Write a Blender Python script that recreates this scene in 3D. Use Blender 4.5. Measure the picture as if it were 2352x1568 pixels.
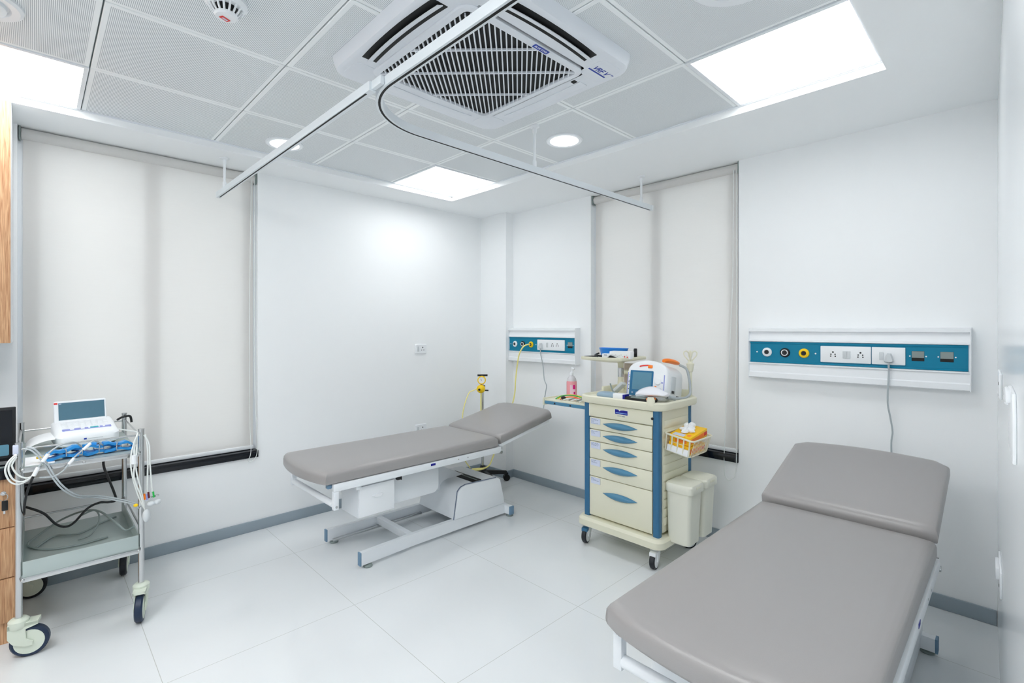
import bpy, bmesh, math, random
from mathutils import Vector, Matrix
random.seed(7)
PI = math.pi
for o in list(bpy.data.objects): bpy.data.objects.remove(o)
SC = bpy.context.scene
COL = SC.collection

# ------------------------------------------------------------------ camera
cam_d = bpy.data.cameras.new('camera'); cam = bpy.data.objects.new('camera', cam_d); COL.objects.link(cam)
cam_d.sensor_width = 36.0; cam_d.lens = 1129.0 / 2352 * 36; cam_d.shift_y = -(784 - 753.84) / 2352
cam_d.clip_start = 0.01
cam.location = (-3.2567, -3.6876, 1.4009); cam.rotation_euler = (PI / 2, 0, 0.79919 - PI / 2)
SC.camera = cam
# ------------------------------------------------------------------ sky, exposure
w = bpy.data.worlds.new('world'); SC.world = w; w.use_nodes = True
bg = w.node_tree.nodes['Background']; bg.inputs[0].default_value = (0.86, 0.93, 1.0, 1); bg.inputs[1].default_value = 3.2
SC.view_settings.view_transform = 'Standard'; SC.view_settings.look = 'None'
SC.view_settings.gamma = 1.0; SC.view_settings.use_curve_mapping = False
SC.view_settings.exposure = 0.06
SC.cycles.max_bounces = 12; SC.cycles.diffuse_bounces = 9; SC.cycles.glossy_bounces = 4
PANEL_STRENGTH = 7.0
FILL_STRENGTH = 20.0  # added fill panels outside the view, stronger than the visible ones
DOWN_STRENGTH = 8.0

# ------------------------------------------------------------------ materials
def lin(c):
    c = c / 255.0
    return c / 12.92 if c <= 0.04045 else ((c + 0.055) / 1.055) ** 2.4
def rgb(r, g, b): return (lin(r), lin(g), lin(b), 1.0)
def mat(name, col, rough=0.5, metal=0.0, spec=0.5, bump=0.0, bscale=200.0, var=0.0, vscale=8.0, emit=None, estr=0.0, trans=0.0, coat=0.0, ior=1.45, alpha=1.0):
    m = bpy.data.materials.new(name); m.use_nodes = True
    nt = m.node_tree; b = nt.nodes['Principled BSDF']
    b.inputs['Base Color'].default_value = col
    b.inputs['Roughness'].default_value = rough; b.inputs['Metallic'].default_value = metal
    b.inputs['Specular IOR Level'].default_value = spec
    b.inputs['IOR'].default_value = ior
    if trans: b.inputs['Transmission Weight'].default_value = trans
    if coat: b.inputs['Coat Weight'].default_value = coat; b.inputs['Coat Roughness'].default_value = 0.05
    if emit: b.inputs['Emission Color'].default_value = emit; b.inputs['Emission Strength'].default_value = estr
    tc = nt.nodes.new('ShaderNodeTexCoord')
    if var:
        n = nt.nodes.new('ShaderNodeTexNoise'); n.inputs['Scale'].default_value = vscale; n.inputs['Detail'].default_value = 4
        nt.links.new(tc.outputs['Object'], n.inputs['Vector'])
        mx = nt.nodes.new('ShaderNodeMix'); mx.data_type = 'RGBA'
        mx.inputs[6].default_value = tuple(c * (1 - var) for c in col[:3]) + (1,)
        mx.inputs[7].default_value = tuple(min(1, c * (1 + var)) for c in col[:3]) + (1,)
        nt.links.new(n.outputs['Fac'], mx.inputs[0]); nt.links.new(mx.outputs[2], b.inputs['Base Color'])
    if bump:
        n2 = nt.nodes.new('ShaderNodeTexNoise'); n2.inputs['Scale'].default_value = bscale; n2.inputs['Detail'].default_value = 3
        nt.links.new(tc.outputs['Object'], n2.inputs['Vector'])
        bp = nt.nodes.new('ShaderNodeBump'); bp.inputs['Strength'].default_value = bump; bp.inputs['Distance'].default_value = 0.002
        nt.links.new(n2.outputs['Fac'], bp.inputs['Height']); nt.links.new(bp.outputs['Normal'], b.inputs['Normal'])
    return m

M = {}
M['wall'] = mat('wall_paint', rgb(243, 245, 246), 0.75, spec=0.25, bump=0.05, bscale=120, var=0.008, vscale=3)
M['gloss_wall'] = mat('gloss_laminate', rgb(236, 240, 242), 0.16, var=0.006)
M['white'] = mat('white_plastic', rgb(236, 239, 242), 0.35, bump=0.02, bscale=300)
M['white_metal'] = mat('white_powder_coat', rgb(232, 236, 240), 0.32, bump=0.03, bscale=500)
M['ac_white'] = mat('unit_white_plastic', rgb(228, 232, 238), 0.4, bump=0.01)
M['offwhite'] = mat('offwhite_plastic', rgb(214, 222, 208), 0.4, bump=0.02)
M['cream'] = mat('cream_plastic', rgb(226, 224, 203), 0.38, bump=0.02, bscale=250, var=0.01)
M['cream_d'] = mat('cream_bin', rgb(226, 226, 212), 0.45, bump=0.02)
M['black'] = mat('black_plastic', rgb(22, 24, 27), 0.4, bump=0.03)
M['dark'] = mat('dark_void', rgb(10, 12, 13), 0.6, bump=0.02)
M['gap'] = mat('ceiling_gap_grey', rgb(120, 130, 132), 0.6, bump=0.02)
M['granite'] = mat('black_granite', rgb(16, 20, 27), 0.1, var=0.5, vscale=300)
M['tyre'] = mat('navy_rubber', rgb(28, 46, 72), 0.4, bump=0.05)
M['tyre_k'] = mat('black_rubber', rgb(24, 28, 36), 0.45, bump=0.05)
M['steel'] = mat('brushed_steel', rgb(205, 207, 208), 0.22, 1.0, bump=0.04, bscale=90)
M['steel_sheet'] = mat('steel_sheet', rgb(184, 196, 194), 0.42, 0.55, bump=0.04, bscale=60)
M['alu'] = mat('anodised_track', rgb(226, 232, 236), 0.35, 0.1, bump=0.02)
M['base'] = mat('grey_baseboard', rgb(150, 163, 172), 0.3, var=0.05, vscale=5)
M['vinyl'] = mat('taupe_vinyl', rgb(157, 154, 153), 0.34, spec=0.75, bump=0.12, bscale=600, var=0.02, vscale=2)
M['cap'] = mat('blue_grey_cap', rgb(112, 144, 170), 0.45, bump=0.02)
M['teal'] = mat('teal_fascia', rgb(0, 124, 158), 0.35, spec=0.3, bump=0.02)
M['blue_post'] = mat('steel_blue_plastic', rgb(50, 106, 144), 0.35, bump=0.02)
M['blue_handle'] = mat('blue_handle', rgb(76, 132, 164), 0.22, bump=0.02)
M['yellow'] = mat('yellow_plastic', rgb(250, 208, 16), 0.3, bump=0.02)
M['hose_y'] = mat('pale_yellow_hose', rgb(246, 236, 150), 0.4, bump=0.02)
M['grey_cord'] = mat('grey_cord', rgb(176, 184, 188), 0.45, bump=0.02)
M['plug'] = mat('pale_grey_plug', rgb(204, 209, 212), 0.4, bump=0.02)
M['grey_d'] = mat('grey_cable', rgb(134, 146, 144), 0.45, bump=0.02)
M['white_cord'] = mat('white_cord', rgb(226, 230, 228), 0.45, bump=0.02)
M['clamp'] = mat('bright_blue_plastic', rgb(40, 142, 214), 0.3, bump=0.02)
M['bluetray'] = mat('blue_tray', rgb(40, 140, 236), 0.3, bump=0.02)
M['orange'] = mat('orange_plastic', rgb(250, 128, 22), 0.35, bump=0.02)
M['red'] = mat('red_plastic', rgb(220, 40, 34), 0.4, bump=0.02)
M['green'] = mat('green_plastic', rgb(36, 176, 78), 0.4, bump=0.02)
M['maroon'] = mat('maroon_plastic', rgb(92, 24, 34), 0.4, bump=0.02)
M['navy'] = mat('navy_ink', rgb(18, 22, 140), 0.4, bump=0.01)
M['cobalt'] = mat('cobalt_ink', rgb(12, 52, 160), 0.4, bump=0.01)
M['sky_ink'] = mat('pale_blue_ink', rgb(130, 170, 226), 0.4, bump=0.01)
M['lav'] = mat('lavender_sticker', rgb(206, 213, 232), 0.5, bump=0.01)
M['ink'] = mat('grey_ink', rgb(112, 126, 150), 0.6, bump=0.01)
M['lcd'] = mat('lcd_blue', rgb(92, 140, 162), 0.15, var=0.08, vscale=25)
M['lcd_d'] = mat('lcd_bezel_blue', rgb(36, 108, 150), 0.25, bump=0.01)
M['ecg_lcd'] = mat('recorder_lcd', rgb(78, 116, 134), 0.15, var=0.06, vscale=30)
M['violet'] = mat('violet_print', rgb(150, 156, 214), 0.4, bump=0.01)
M['aqua'] = mat('aqua_button', rgb(64, 184, 190), 0.4, bump=0.01)
M['shadeblue'] = mat('slate_blue_vinyl', rgb(148, 172, 190), 0.3, bump=0.05)
M['steelcord'] = mat('clear_bag', rgb(232, 232, 238), 0.25, bump=0.3, bscale=40)
M['pinkliq'] = mat('pink_gel', rgb(250, 172, 180), 0.15, bump=0.01, trans=0.12, ior=1.36)
M['clear'] = mat('clear_plastic', rgb(240, 238, 243), 0.12, bump=0.01, trans=0.25, ior=1.2)
M['magenta'] = mat('magenta_print', rgb(220, 12, 130), 0.4, bump=0.01)
M['labelp'] = mat('pale_pink_label', rgb(240, 206, 222), 0.4, bump=0.01)
M['beige'] = mat('beige_board', rgb(214, 200, 190), 0.5, bump=0.03)
M['glove_y'] = mat('yellow_card', rgb(248, 196, 24), 0.5, bump=0.03)
M['paper'] = mat('white_paper', rgb(240, 242, 244), 0.6, bump=0.15, bscale=60)
M['lamp'] = mat('lit_diffuser', rgb(255, 255, 255), 0.5, emit=(0.985, 0.995, 1.0, 1), estr=PANEL_STRENGTH, bump=0.005)
M['lamp_fill'] = mat('fill_diffuser', rgb(255, 255, 255), 0.5, emit=(0.985, 0.995, 1.0, 1), estr=FILL_STRENGTH, bump=0.005)
M['lamp2'] = mat('lit_round_diffuser', rgb(255, 255, 255), 0.5, emit=(0.985, 0.995, 1.0, 1), estr=DOWN_STRENGTH, bump=0.005)
M['lampoff'] = mat('unlit_diffuser', rgb(200, 207, 214), 0.45, bump=0.01)
M['glass'] = mat('window_glass', rgb(240, 248, 250), 0.02, trans=1.0, ior=1.05, bump=0.002)

def floor_mat():
    m = mat('polished_tile', rgb(224, 229, 231), 0.11, spec=0.5); nt = m.node_tree; b = nt.nodes['Principled BSDF']
    tc = nt.nodes.new('ShaderNodeTexCoord'); sep = nt.nodes.new('ShaderNodeSeparateXYZ'); nt.links.new(tc.outputs['Object'], sep.inputs[0])
    def math_n(op, a, bb=None):
        n = nt.nodes.new('ShaderNodeMath'); n.operation = op
        for i, v in enumerate((a, bb)):
            if v is None: continue
            if isinstance(v, (int, float)): n.inputs[i].default_value = v
            else: nt.links.new(v, n.inputs[i])
        return n.outputs[0]
    masks = []
    for ax, off in ((0, -2.092), (1, -1.345)):
        d = math_n('PINGPONG', math_n('SUBTRACT', sep.outputs[ax], off), 0.4)
        masks.append(math_n('LESS_THAN', d, 0.0013))
    g = math_n('MAXIMUM', masks[0], masks[1])
    n = nt.nodes.new('ShaderNodeTexNoise'); n.inputs['Scale'].default_value = 1.6; n.inputs['Detail'].default_value = 6; n.inputs['Distortion'].default_value = 1.2
    nt.links.new(tc.outputs['Object'], n.inputs['Vector'])
    mx = nt.nodes.new('ShaderNodeMix'); mx.data_type = 'RGBA'; mx.inputs[6].default_value = rgb(220, 224, 226); mx.inputs[7].default_value = rgb(228, 231, 233)
    nt.links.new(n.outputs['Fac'], mx.inputs[0])
    m2 = nt.nodes.new('ShaderNodeMix'); m2.data_type = 'RGBA'; nt.links.new(g, m2.inputs[0]); nt.links.new(mx.outputs[2], m2.inputs[6]); m2.inputs[7].default_value = rgb(190, 193, 190)
    nt.links.new(m2.outputs[2], b.inputs['Base Color'])
    return m
M['floor'] = floor_mat()

def tile_mat():
    m = mat('perforated_metal_tile', rgb(222, 228, 230), 0.5); nt = m.node_tree; b = nt.nodes['Principled BSDF']
    tc = nt.nodes.new('ShaderNodeTexCoord'); sep = nt.nodes.new('ShaderNodeSeparateXYZ'); nt.links.new(tc.outputs['Object'], sep.inputs[0])
    def mn(op, a, bb=None):
        n = nt.nodes.new('ShaderNodeMath'); n.operation = op
        for i, v in enumerate((a, bb)):
            if v is None: continue
            if isinstance(v, (int, float)): n.inputs[i].default_value = v
            else: nt.links.new(v, n.inputs[i])
        return n.outputs[0]
    pitch = 0.0052
    dx = mn('SUBTRACT', mn('PINGPONG', sep.outputs[0], pitch / 2), 0.0); dy = mn('MULTIPLY', mn('PINGPONG', sep.outputs[1], pitch / 3), 0.8)
    r = mn('SQRT', mn('ADD', mn('MULTIPLY', dx, dx), mn('MULTIPLY', dy, dy)))
    hole = mn('LESS_THAN', r, pitch * 0.25)
    ex = mn('PINGPONG', mn('SUBTRACT', sep.outputs[0], -2.484), 0.3); ey = mn('PINGPONG', mn('SUBTRACT', sep.outputs[1], -0.906), 0.3)
    inside = mn('MULTIPLY', mn('GREATER_THAN', ex, 0.02), mn('GREATER_THAN', ey, 0.02))
    f = mn('MULTIPLY', hole, inside)
    mx = nt.nodes.new('ShaderNodeMix'); mx.data_type = 'RGBA'; nt.links.new(f, mx.inputs[0]); mx.inputs[6].default_value = rgb(243, 246, 247); mx.inputs[7].default_value = rgb(164, 171, 177)
    nt.links.new(mx.outputs[2], b.inputs['Base Color'])
    return m
M['tile'] = tile_mat()

def wood_mat():
    m = mat('oak_laminate', rgb(184, 140, 104), 0.4); nt = m.node_tree; b = nt.nodes['Principled BSDF']
    tc = nt.nodes.new('ShaderNodeTexCoord'); mp = nt.nodes.new('ShaderNodeMapping'); mp.inputs['Scale'].default_value = (60, 60, 2.2)
    nt.links.new(tc.outputs['Object'], mp.inputs[0])
    n = nt.nodes.new('ShaderNodeTexNoise'); n.inputs['Scale'].default_value = 4; n.inputs['Detail'].default_value = 8; n.inputs['Distortion'].default_value = 0.6
    nt.links.new(mp.outputs[0], n.inputs['Vector'])
    cr = nt.nodes.new('ShaderNodeValToRGB'); cr.color_ramp.elements[0].position = 0.3; cr.color_ramp.elements[0].color = rgb(166, 116, 80)
    cr.color_ramp.elements[1].position = 0.66; cr.color_ramp.elements[1].color = rgb(220, 178, 138)
    nt.links.new(n.outputs['Fac'], cr.inputs[0]); nt.links.new(cr.outputs[0], b.inputs['Base Color'])
    return m
M['wood'] = wood_mat()

def blind_mat():
    m = bpy.data.materials.new('blind_fabric'); m.use_nodes = True; nt = m.node_tree; nt.nodes.clear()
    out = nt.nodes.new('ShaderNodeOutputMaterial'); mx = nt.nodes.new('ShaderNodeMixShader'); d = nt.nodes.new('ShaderNodeBsdfDiffuse'); t = nt.nodes.new('ShaderNodeBsdfTranslucent')
    tc = nt.nodes.new('ShaderNodeTexCoord'); mp = nt.nodes.new('ShaderNodeMapping'); mp.inputs['Scale'].default_value = (3, 3, 260)
    nz = nt.nodes.new('ShaderNodeTexNoise'); nz.inputs['Scale'].default_value = 2; nt.links.new(tc.outputs['Object'], mp.inputs[0]); nt.links.new(mp.outputs[0], nz.inputs['Vector'])
    c = nt.nodes.new('ShaderNodeMix'); c.data_type = 'RGBA'; c.inputs[6].default_value = rgb(232, 231, 229); c.inputs[7].default_value = rgb(238, 237, 235)
    nt.links.new(nz.outputs['Fac'], c.inputs[0]); nt.links.new(c.outputs[2], d.inputs[0]); t.inputs[0].default_value = rgb(240, 236, 232)
    mx.inputs[0].default_value = 0.30
    nt.links.new(d.outputs[0], mx.inputs[1]); nt.links.new(t.outputs[0], mx.inputs[2]); nt.links.new(mx.outputs[0], out.inputs[0])
    return m
M['blind'] = blind_mat()

# ------------------------------------------------------------------ mesh helpers
class MB:
    def __init__(s, T=None): s.bm = bmesh.new(); s.T = T or Matrix.Identity(4)
    def _add(s, b):
        me = bpy.data.meshes.new('tmp'); b.to_mesh(me); b.free(); me.transform(s.T); s.bm.from_mesh(me); bpy.data.meshes.remove(me); return s
    def box(s, x0, x1, y0, y1, z0, z1, bev=0.0, seg=2):
        b = bmesh.new(); bmesh.ops.create_cube(b, size=1.0)
        for v in b.verts: v.co = Vector((x0 if v.co.x < 0 else x1, y0 if v.co.y < 0 else y1, z0 if v.co.z < 0 else z1))
        if bev: bmesh.ops.bevel(b, geom=list(b.edges), offset=bev, segments=seg, profile=0.5, affect='EDGES')
        return s._add(b)
    def loft(s, rings, cap0=True, cap1=True, closed=False):
        b = bmesh.new(); R = [[b.verts.new(Vector(p)) for p in r] for r in rings]; n = len(R[0])
        pairs = list(zip(R[:-1], R[1:])) + ([(R[-1], R[0])] if closed else [])
        for A, B in pairs:
            for i in range(n):
                j = (i + 1) % n
                try: b.faces.new((A[i], A[j], B[j], B[i]))
                except ValueError: pass
        if not closed:
            if cap0: b.faces.new(list(reversed(R[0])))
            if cap1: b.faces.new(R[-1])
        bmesh.ops.recalc_face_normals(b, faces=list(b.faces))
        return s._add(b)
    def cyl(s, p0, p1, r0, r1=None, seg=20, cap=True):
        p0 = Vector(p0); p1 = Vector(p1); r1 = r0 if r1 is None else r1
        d = (p1 - p0).normalized(); a = d.orthogonal().normalized(); c = d.cross(a)
        ring = lambda p, r: [p + a * (r * math.cos(2 * PI * i / seg)) + c * (r * math.sin(2 * PI * i / seg)) for i in range(seg)]
        return s.loft([ring(p0, r0), ring(p1, r1)], cap, cap)
    def lathe(s, prof, origin=(0, 0, 0), axis=(0, 0, 1), seg=28, cap=True):
        o = Vector(origin); d = Vector(axis).normalized(); a = d.orthogonal().normalized(); c = d.cross(a)
        rings = [[o + d * h + a * (max(r, 1e-5) * math.cos(2 * PI * i / seg)) + c * (max(r, 1e-5) * math.sin(2 * PI * i / seg)) for i in range(seg)] for r, h in prof]
        return s.loft(rings, cap, cap)
    def tube(s, pts, r, seg=8, closed=False, smooth=True, cap=True, sub=6):
        P = [Vector(p) for p in pts]
        if smooth: P = catmull(P, closed, sub)
        n = len(P); rings = []; prev = None
        for i in range(n):
            if closed: t = (P[(i + 1) % n] - P[i - 1]).normalized()
            else: t = (P[min(i + 1, n - 1)] - P[max(i - 1, 0)]).normalized()
            if prev is None: a = t.orthogonal().normalized()
            else: a = (prev - t * prev.dot(t)); a = a.normalized() if a.length > 1e-6 else t.orthogonal().normalized()
            prev = a; c = t.cross(a)
            rings.append([P[i] + a * (r * math.cos(2 * PI * k / seg)) + c * (r * math.sin(2 * PI * k / seg)) for k in range(seg)])
        return s.loft(rings, cap, cap, closed)
    def sweep_rect(s, pts, wd, z0, z1):
        # rectangular section swept along a horizontal polyline
        P = [Vector((p[0], p[1], 0)) for p in pts]; rings = []
        for i in range(len(P)):
            t = (P[min(i + 1, len(P) - 1)] - P[max(i - 1, 0)]).normalized(); nrm = Vector((-t.y, t.x, 0)) * (wd / 2)
            rings.append([P[i] + nrm + Vector((0, 0, z0)), P[i] - nrm + Vector((0, 0, z0)), P[i] - nrm + Vector((0, 0, z1)), P[i] + nrm + Vector((0, 0, z1))])
        return s.loft(rings)
    def ball(s, c, r, sc=(1, 1, 1), seg=20, R=None):
        b = bmesh.new(); bmesh.ops.create_uvsphere(b, u_segments=seg, v_segments=seg // 2, radius=r)
        for v in b.verts:
            v.co = Vector((v.co.x * sc[0], v.co.y * sc[1], v.co.z * sc[2]))
            if R: v.co = R @ v.co
            v.co += Vector(c)
        return s._add(b)
    def prism(s, poly, fn, bev=0.0):
        # poly: 2-D outline, fn(u, v, k) -> point for k = 0 and 1
        b = bmesh.new(); A = [b.verts.new(Vector(fn(u, v, 0))) for u, v in poly]; B = [b.verts.new(Vector(fn(u, v, 1))) for u, v in poly]; n = len(poly)
        for i in range(n): b.faces.new((A[i], A[(i + 1) % n], B[(i + 1) % n], B[i]))
        b.faces.new(list(reversed(A))); b.faces.new(B)
        bmesh.ops.recalc_face_normals(b, faces=list(b.faces))
        if bev:
            ca = set()
            for f in b.faces:
                if len(f.verts) == n and n != 4: ca.update(f.edges)
            bmesh.ops.bevel(b, geom=list(ca) if ca else list(b.edges), offset=bev, segments=2, profile=0.5, affect='EDGES')
        return s._add(b)
    def quad(s, a, b_, c, d):
        b = bmesh.new(); b.faces.new([b.verts.new(Vector(p)) for p in (a, b_, c, d)]); return s._add(b)
    def build(s, name, m, parent=None, origin=None, ang=35):
        me = bpy.data.meshes.new(name)
        root = parent
        while root is not None and root.parent is not None: root = root.parent
        off = root.location.copy() if root is not None else Vector(origin or (0, 0, 0))
        s.bm.to_mesh(me); s.bm.free(); me.transform(Matrix.Translation(-off))
        for p in me.polygons: p.use_smooth = True
        try: me.set_sharp_from_angle(angle=math.radians(ang))
        except Exception: pass
        for mm in (m if isinstance(m, (list, tuple)) else [m]): me.materials.append(M[mm] if isinstance(mm, str) else mm)
        o = bpy.data.objects.new(name, me); COL.objects.link(o)
        if parent is not None: o.parent = parent
        elif origin: o.location = origin
        return o

def catmull(P, closed, sub):
    n = len(P); out = []
    rng = range(n) if closed else range(n - 1)
    for i in rng:
        if closed: p0, p1, p2, p3 = P[i - 1], P[i], P[(i + 1) % n], P[(i + 2) % n]
        else: p0, p1, p2, p3 = P[max(i - 1, 0)], P[i], P[i + 1], P[min(i + 2, n - 1)]
        for k in range(sub):
            t = k / sub; t2 = t * t; t3 = t2 * t
            out.append(0.5 * ((2 * p1) + (-p0 + p2) * t + (2 * p0 - 5 * p1 + 4 * p2 - p3) * t2 + (-p0 + 3 * p1 - 3 * p2 + p3) * t3))
    if not closed: out.append(P[-1])
    return out
def rrect(x0, x1, y0, y1, r, z, n=6):
    pts = []
    for cx, cy, a0 in ((x1 - r, y1 - r, 0), (x0 + r, y1 - r, 90), (x0 + r, y0 + r, 180), (x1 - r, y0 + r, 270)):
        for k in range(n + 1):
            a = math.radians(a0 + 90 * k / n); pts.append((cx + r * math.cos(a), cy + r * math.sin(a), z))
    return pts
def rr2(x0, x1, y0, y1, r, n=5): return [(p[0], p[1]) for p in rrect(x0, x1, y0, y1, r, 0, n)]
def thing(name, label, cat, loc, group=None):
    o = bpy.data.objects.new(name, None); COL.objects.link(o); o.location = loc; o.empty_display_size = 0.05
    return tag(o, label, cat, group)
def tag(o, label, cat, group=None, kind=None):
    o['label'] = label; o['category'] = cat
    if group: o['group'] = group
    if kind: o['kind'] = kind
    return o
def struct(o): o['kind'] = 'structure'; return o
def kids(o): return [c for c in bpy.data.objects if c.parent == o]
def copy_tree(o, loc=None, label=None):
    def rec(a, par):
        c = a.copy(); COL.objects.link(c)
        if par is not None: c.parent = par
        for ch in kids(a): rec(ch, c)
        return c
    c = rec(o, None)
    if loc is not None: c.location = loc
    if label: c['label'] = label
    return c
def text(name, body, size, mtx, m, parent, extrude=0.0004, bold=0.0, shear=0.0, align='CENTER'):
    cu = bpy.data.curves.new('t', 'FONT'); cu.body = body; cu.size = size; cu.extrude = extrude; cu.offset = bold; cu.shear = shear
    cu.align_x = align; cu.align_y = 'CENTER'
    to = bpy.data.objects.new('t', cu); COL.objects.link(to)
    dg = bpy.context.evaluated_depsgraph_get(); me = bpy.data.meshes.new_from_object(to.evaluated_get(dg))
    bpy.data.objects.remove(to); me.transform(mtx)
    mb = MB(); mb.bm.from_mesh(me); bpy.data.meshes.remove(me)
    return mb.build(name, m, parent)
def frame(o, ux, uy, uz):   # matrix from three axes and an origin
    return Matrix(((ux[0], uy[0], uz[0], o[0]), (ux[1], uy[1], uz[1], o[1]), (ux[2], uy[2], uz[2], o[2]), (0, 0, 0, 1)))

# ------------------------------------------------------------------ room shell
HC, HB = 2.522, 2.482
RX0, RX1, RY0, RY1 = -4.284, -0.706, -3.306, -0.332     # recessed tile field
XL, YB = -4.6, -5.4
struct(MB().box(XL, 0.4, YB, 0.4, -0.12, 0.0).build('floor', 'floor'))
ceil = struct(MB().box(XL, 0.4, RY1, 0.4, HB, 2.75).box(RX1, 0.4, RY0, RY1, HB, 2.75).box(XL, 0.4, YB, RY0, HB, 2.75).box(XL, RX0, RY0, RY1, HB, 2.75).build('ceiling', 'wall'))
# windows in the two walls
AX0, AX1, BY0, BY1 = -3.319, -2.139, -2.436, -1.262
ZA, ZB = 0.51, 0.535
struct(MB().box(XL, AX0, 0, 0.3, 0, HB).box(AX1, 0.4, 0, 0.3, 0, HB).box(AX0, AX1, 0, 0.3, 0, ZA).build('wall_left', 'wall'))
struct(MB().box(0, 0.3, BY1, 0, 0, HB).box(0, 0.3, YB, BY0, 0, HB).box(0, 0.3, BY0, BY1, 0, ZB).box(-0.10, 0.0, -0.36, 0, 0, HB).build('wall_right', 'wall'))
thC = 0.0322
cC, sC = math.cos(thC), math.sin(thC)
TC = frame((0, -3.6232, 0), (-cC, -sC, 0), (sC, -cC, 0), (0, 0, 1))   # u runs from the corner toward the camera side, v behind the wall
mb = MB(TC); mb.box(-0.02, 2.75, 0, 0.12, 0, HB); struct(mb.build('wall_near', 'gloss_wall'))
struct(MB().box(XL, 0.3, YB - 0.1, YB, 0, HB).build('wall_rear', 'wall'))
struct(MB().box(XL - 0.1, XL, YB, 0.3, 0, HB).build('wall_outer', 'wall'))
bh = 0.0713
struct(MB().box(-3.32, -0.10, -0.012, 0, 0, bh, 0.002).build('baseboard_left', 'base'))
struct(MB().box(-0.012, 0, -3.62, -0.36, 0, bh, 0.002).box(-0.112, -0.10, -0.36, -0.012, 0, bh, 0.002).box(-0.10, -0.012, -0.372, -0.36, 0, bh, 0.002).build('baseboard_right', 'base'))
# edge trim of the recess, the plaster step and its shadow line
struct(MB().box(RX0, RX1, RY1, RY1 - 0.012, HC - 0.006, HC + 0.004).box(RX1 - 0.012, RX1, RY0, RY1, HC - 0.006, HC + 0.004).box(RX0, RX1, RY0, RY0 + 0.012, HC - 0.006, HC + 0.004).build('trim_1', 'white_metal'))
struct(MB().box(RX0, RX1, RY0, RY1, HC + 0.012, HC + 0.02).build('ceiling_void', 'gap'))
# tiles: 0.6 m metal tiles, light panels take some cells
GX, GY = -2.484, -0.906
cells = [(i, j) for i in range(-3, 3) for j in range(-4, 1)]
lights = {(2, 0), (2, -4), (-2, 0), (-2, -4), (-3, -2)}
mb = MB()
for i, j in cells:
    if (i, j) in lights: continue
    x0, y0 = GX + 0.6 * i, GY + 0.6 * j
    x1, y1 = min(x0 + 0.6, RX1), min(y0 + 0.6, RY1)
    mb.box(x0 + 0.0025, x1 - 0.0025, y0 + 0.0025, y1 - 0.0025, HC, HC + 0.012, 0.0022, 1)
tiles = mb.build('tile_panel', 'tile', ceil)

# ------------------------------------------------------------------ windows
def window(n, T, wd, sill, mull):
    # local u along the wall, v outward, z up
    f = MB(T)
    for a, b_ in ((0, 0.09), (wd - 0.09, wd), (mull - 0.045, mull + 0.045)): f.box(a, b_, 0.054, 0.18, sill + 0.045, HB)
    f.box(0, wd, 0.056, 0.18, sill + 0.045, sill + 0.10); f.box(0, wd, 0.08, 0.18, HB - 0.09, HB)
    fr = struct(f.build('window_%d' % n, 'white_metal'))
    MB(T).box(0.08, wd - 0.08, 0.148, 0.154, sill + 0.09, HB - 0.08).build('pane', 'glass', fr)
    MB(T).box(0.0, wd, -0.018, 0.3, sill, sill + 0.048, 0.004).build('sill', 'granite', fr)
    return fr
window(1, frame((AX0, 0, 0), (1, 0, 0), (0, 1, 0), (0, 0, 1)), AX1 - AX0, ZA, -2.73 - AX0)
window(2, frame((0, BY1, 0), (0, -1, 0), (1, 0, 0), (0, 0, 1)), BY1 - BY0, ZB, BY1 + 1.824)

def blind(T, origin, wd, zb, label, chain_l, chain_bot):
    t = thing('roller_blind', label, 'blind', origin)
    MB(T).box(0.02, wd - 0.02, 0.038, 0.0405, zb, HB - 0.05).build('fabric', 'blind', t)
    mb = MB(T); mb.cyl((0.014, 0.044, HB - 0.036), (wd - 0.014, 0.044, HB - 0.036), 0.031, seg=24); mb.build('roller_tube', 'blind', t)
    MB(T).box(0.018, wd - 0.018, 0.028, 0.05, zb - 0.004, zb + 0.022, 0.005).build('bottom_bar', 'white', t)
    for s in (0.004, wd - 0.012): MB(T).box(s, s + 0.008, 0.008, 0.08, HB - 0.075, HB - 0.002, 0.002).build('bracket', 'grey_d', t)
    u1 = wd - 0.018
    pts = [(u1, 0.01, HB - 0.05), (u1 - 0.001, 0.012, 1.6), (u1 - 0.002, 0.0, 1.0), (u1 + 0.01, -0.022, chain_bot + 0.1), (u1 - 0.02, -0.026, chain_bot + 0.01), (u1 - 0.05, -0.026, chain_bot + 0.012), (chain_l, -0.022, chain_bot + 0.08), (chain_l - 0.0, 0.0, 0.8), (u1 - 0.03, 0.012, 1.6), (u1 - 0.02, 0.012, HB - 0.05)]
    MB(T).tube(pts, 0.0022, 6, sub=10).build('bead_chain', 'white_cord', t)
    return t
blind(frame((AX0, 0, 0), (1, 0, 0), (0, 1, 0), (0, 0, 1)), (-2.73, 0.04, 0.57), AX1 - AX0, 0.566, 'white roller blind lowered over the large window behind the steel trolley', AX1 - AX0 - 0.05, 0.485)
blind(frame((0, BY1, 0), (0, -1, 0), (1, 0, 0), (0, 0, 1)), (0.04, -1.85, 0.6), BY1 - BY0, 0.591, 'white roller blind lowered over the narrower window behind the drug cart', BY1 - BY0 - 0.085, 0.415)

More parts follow.
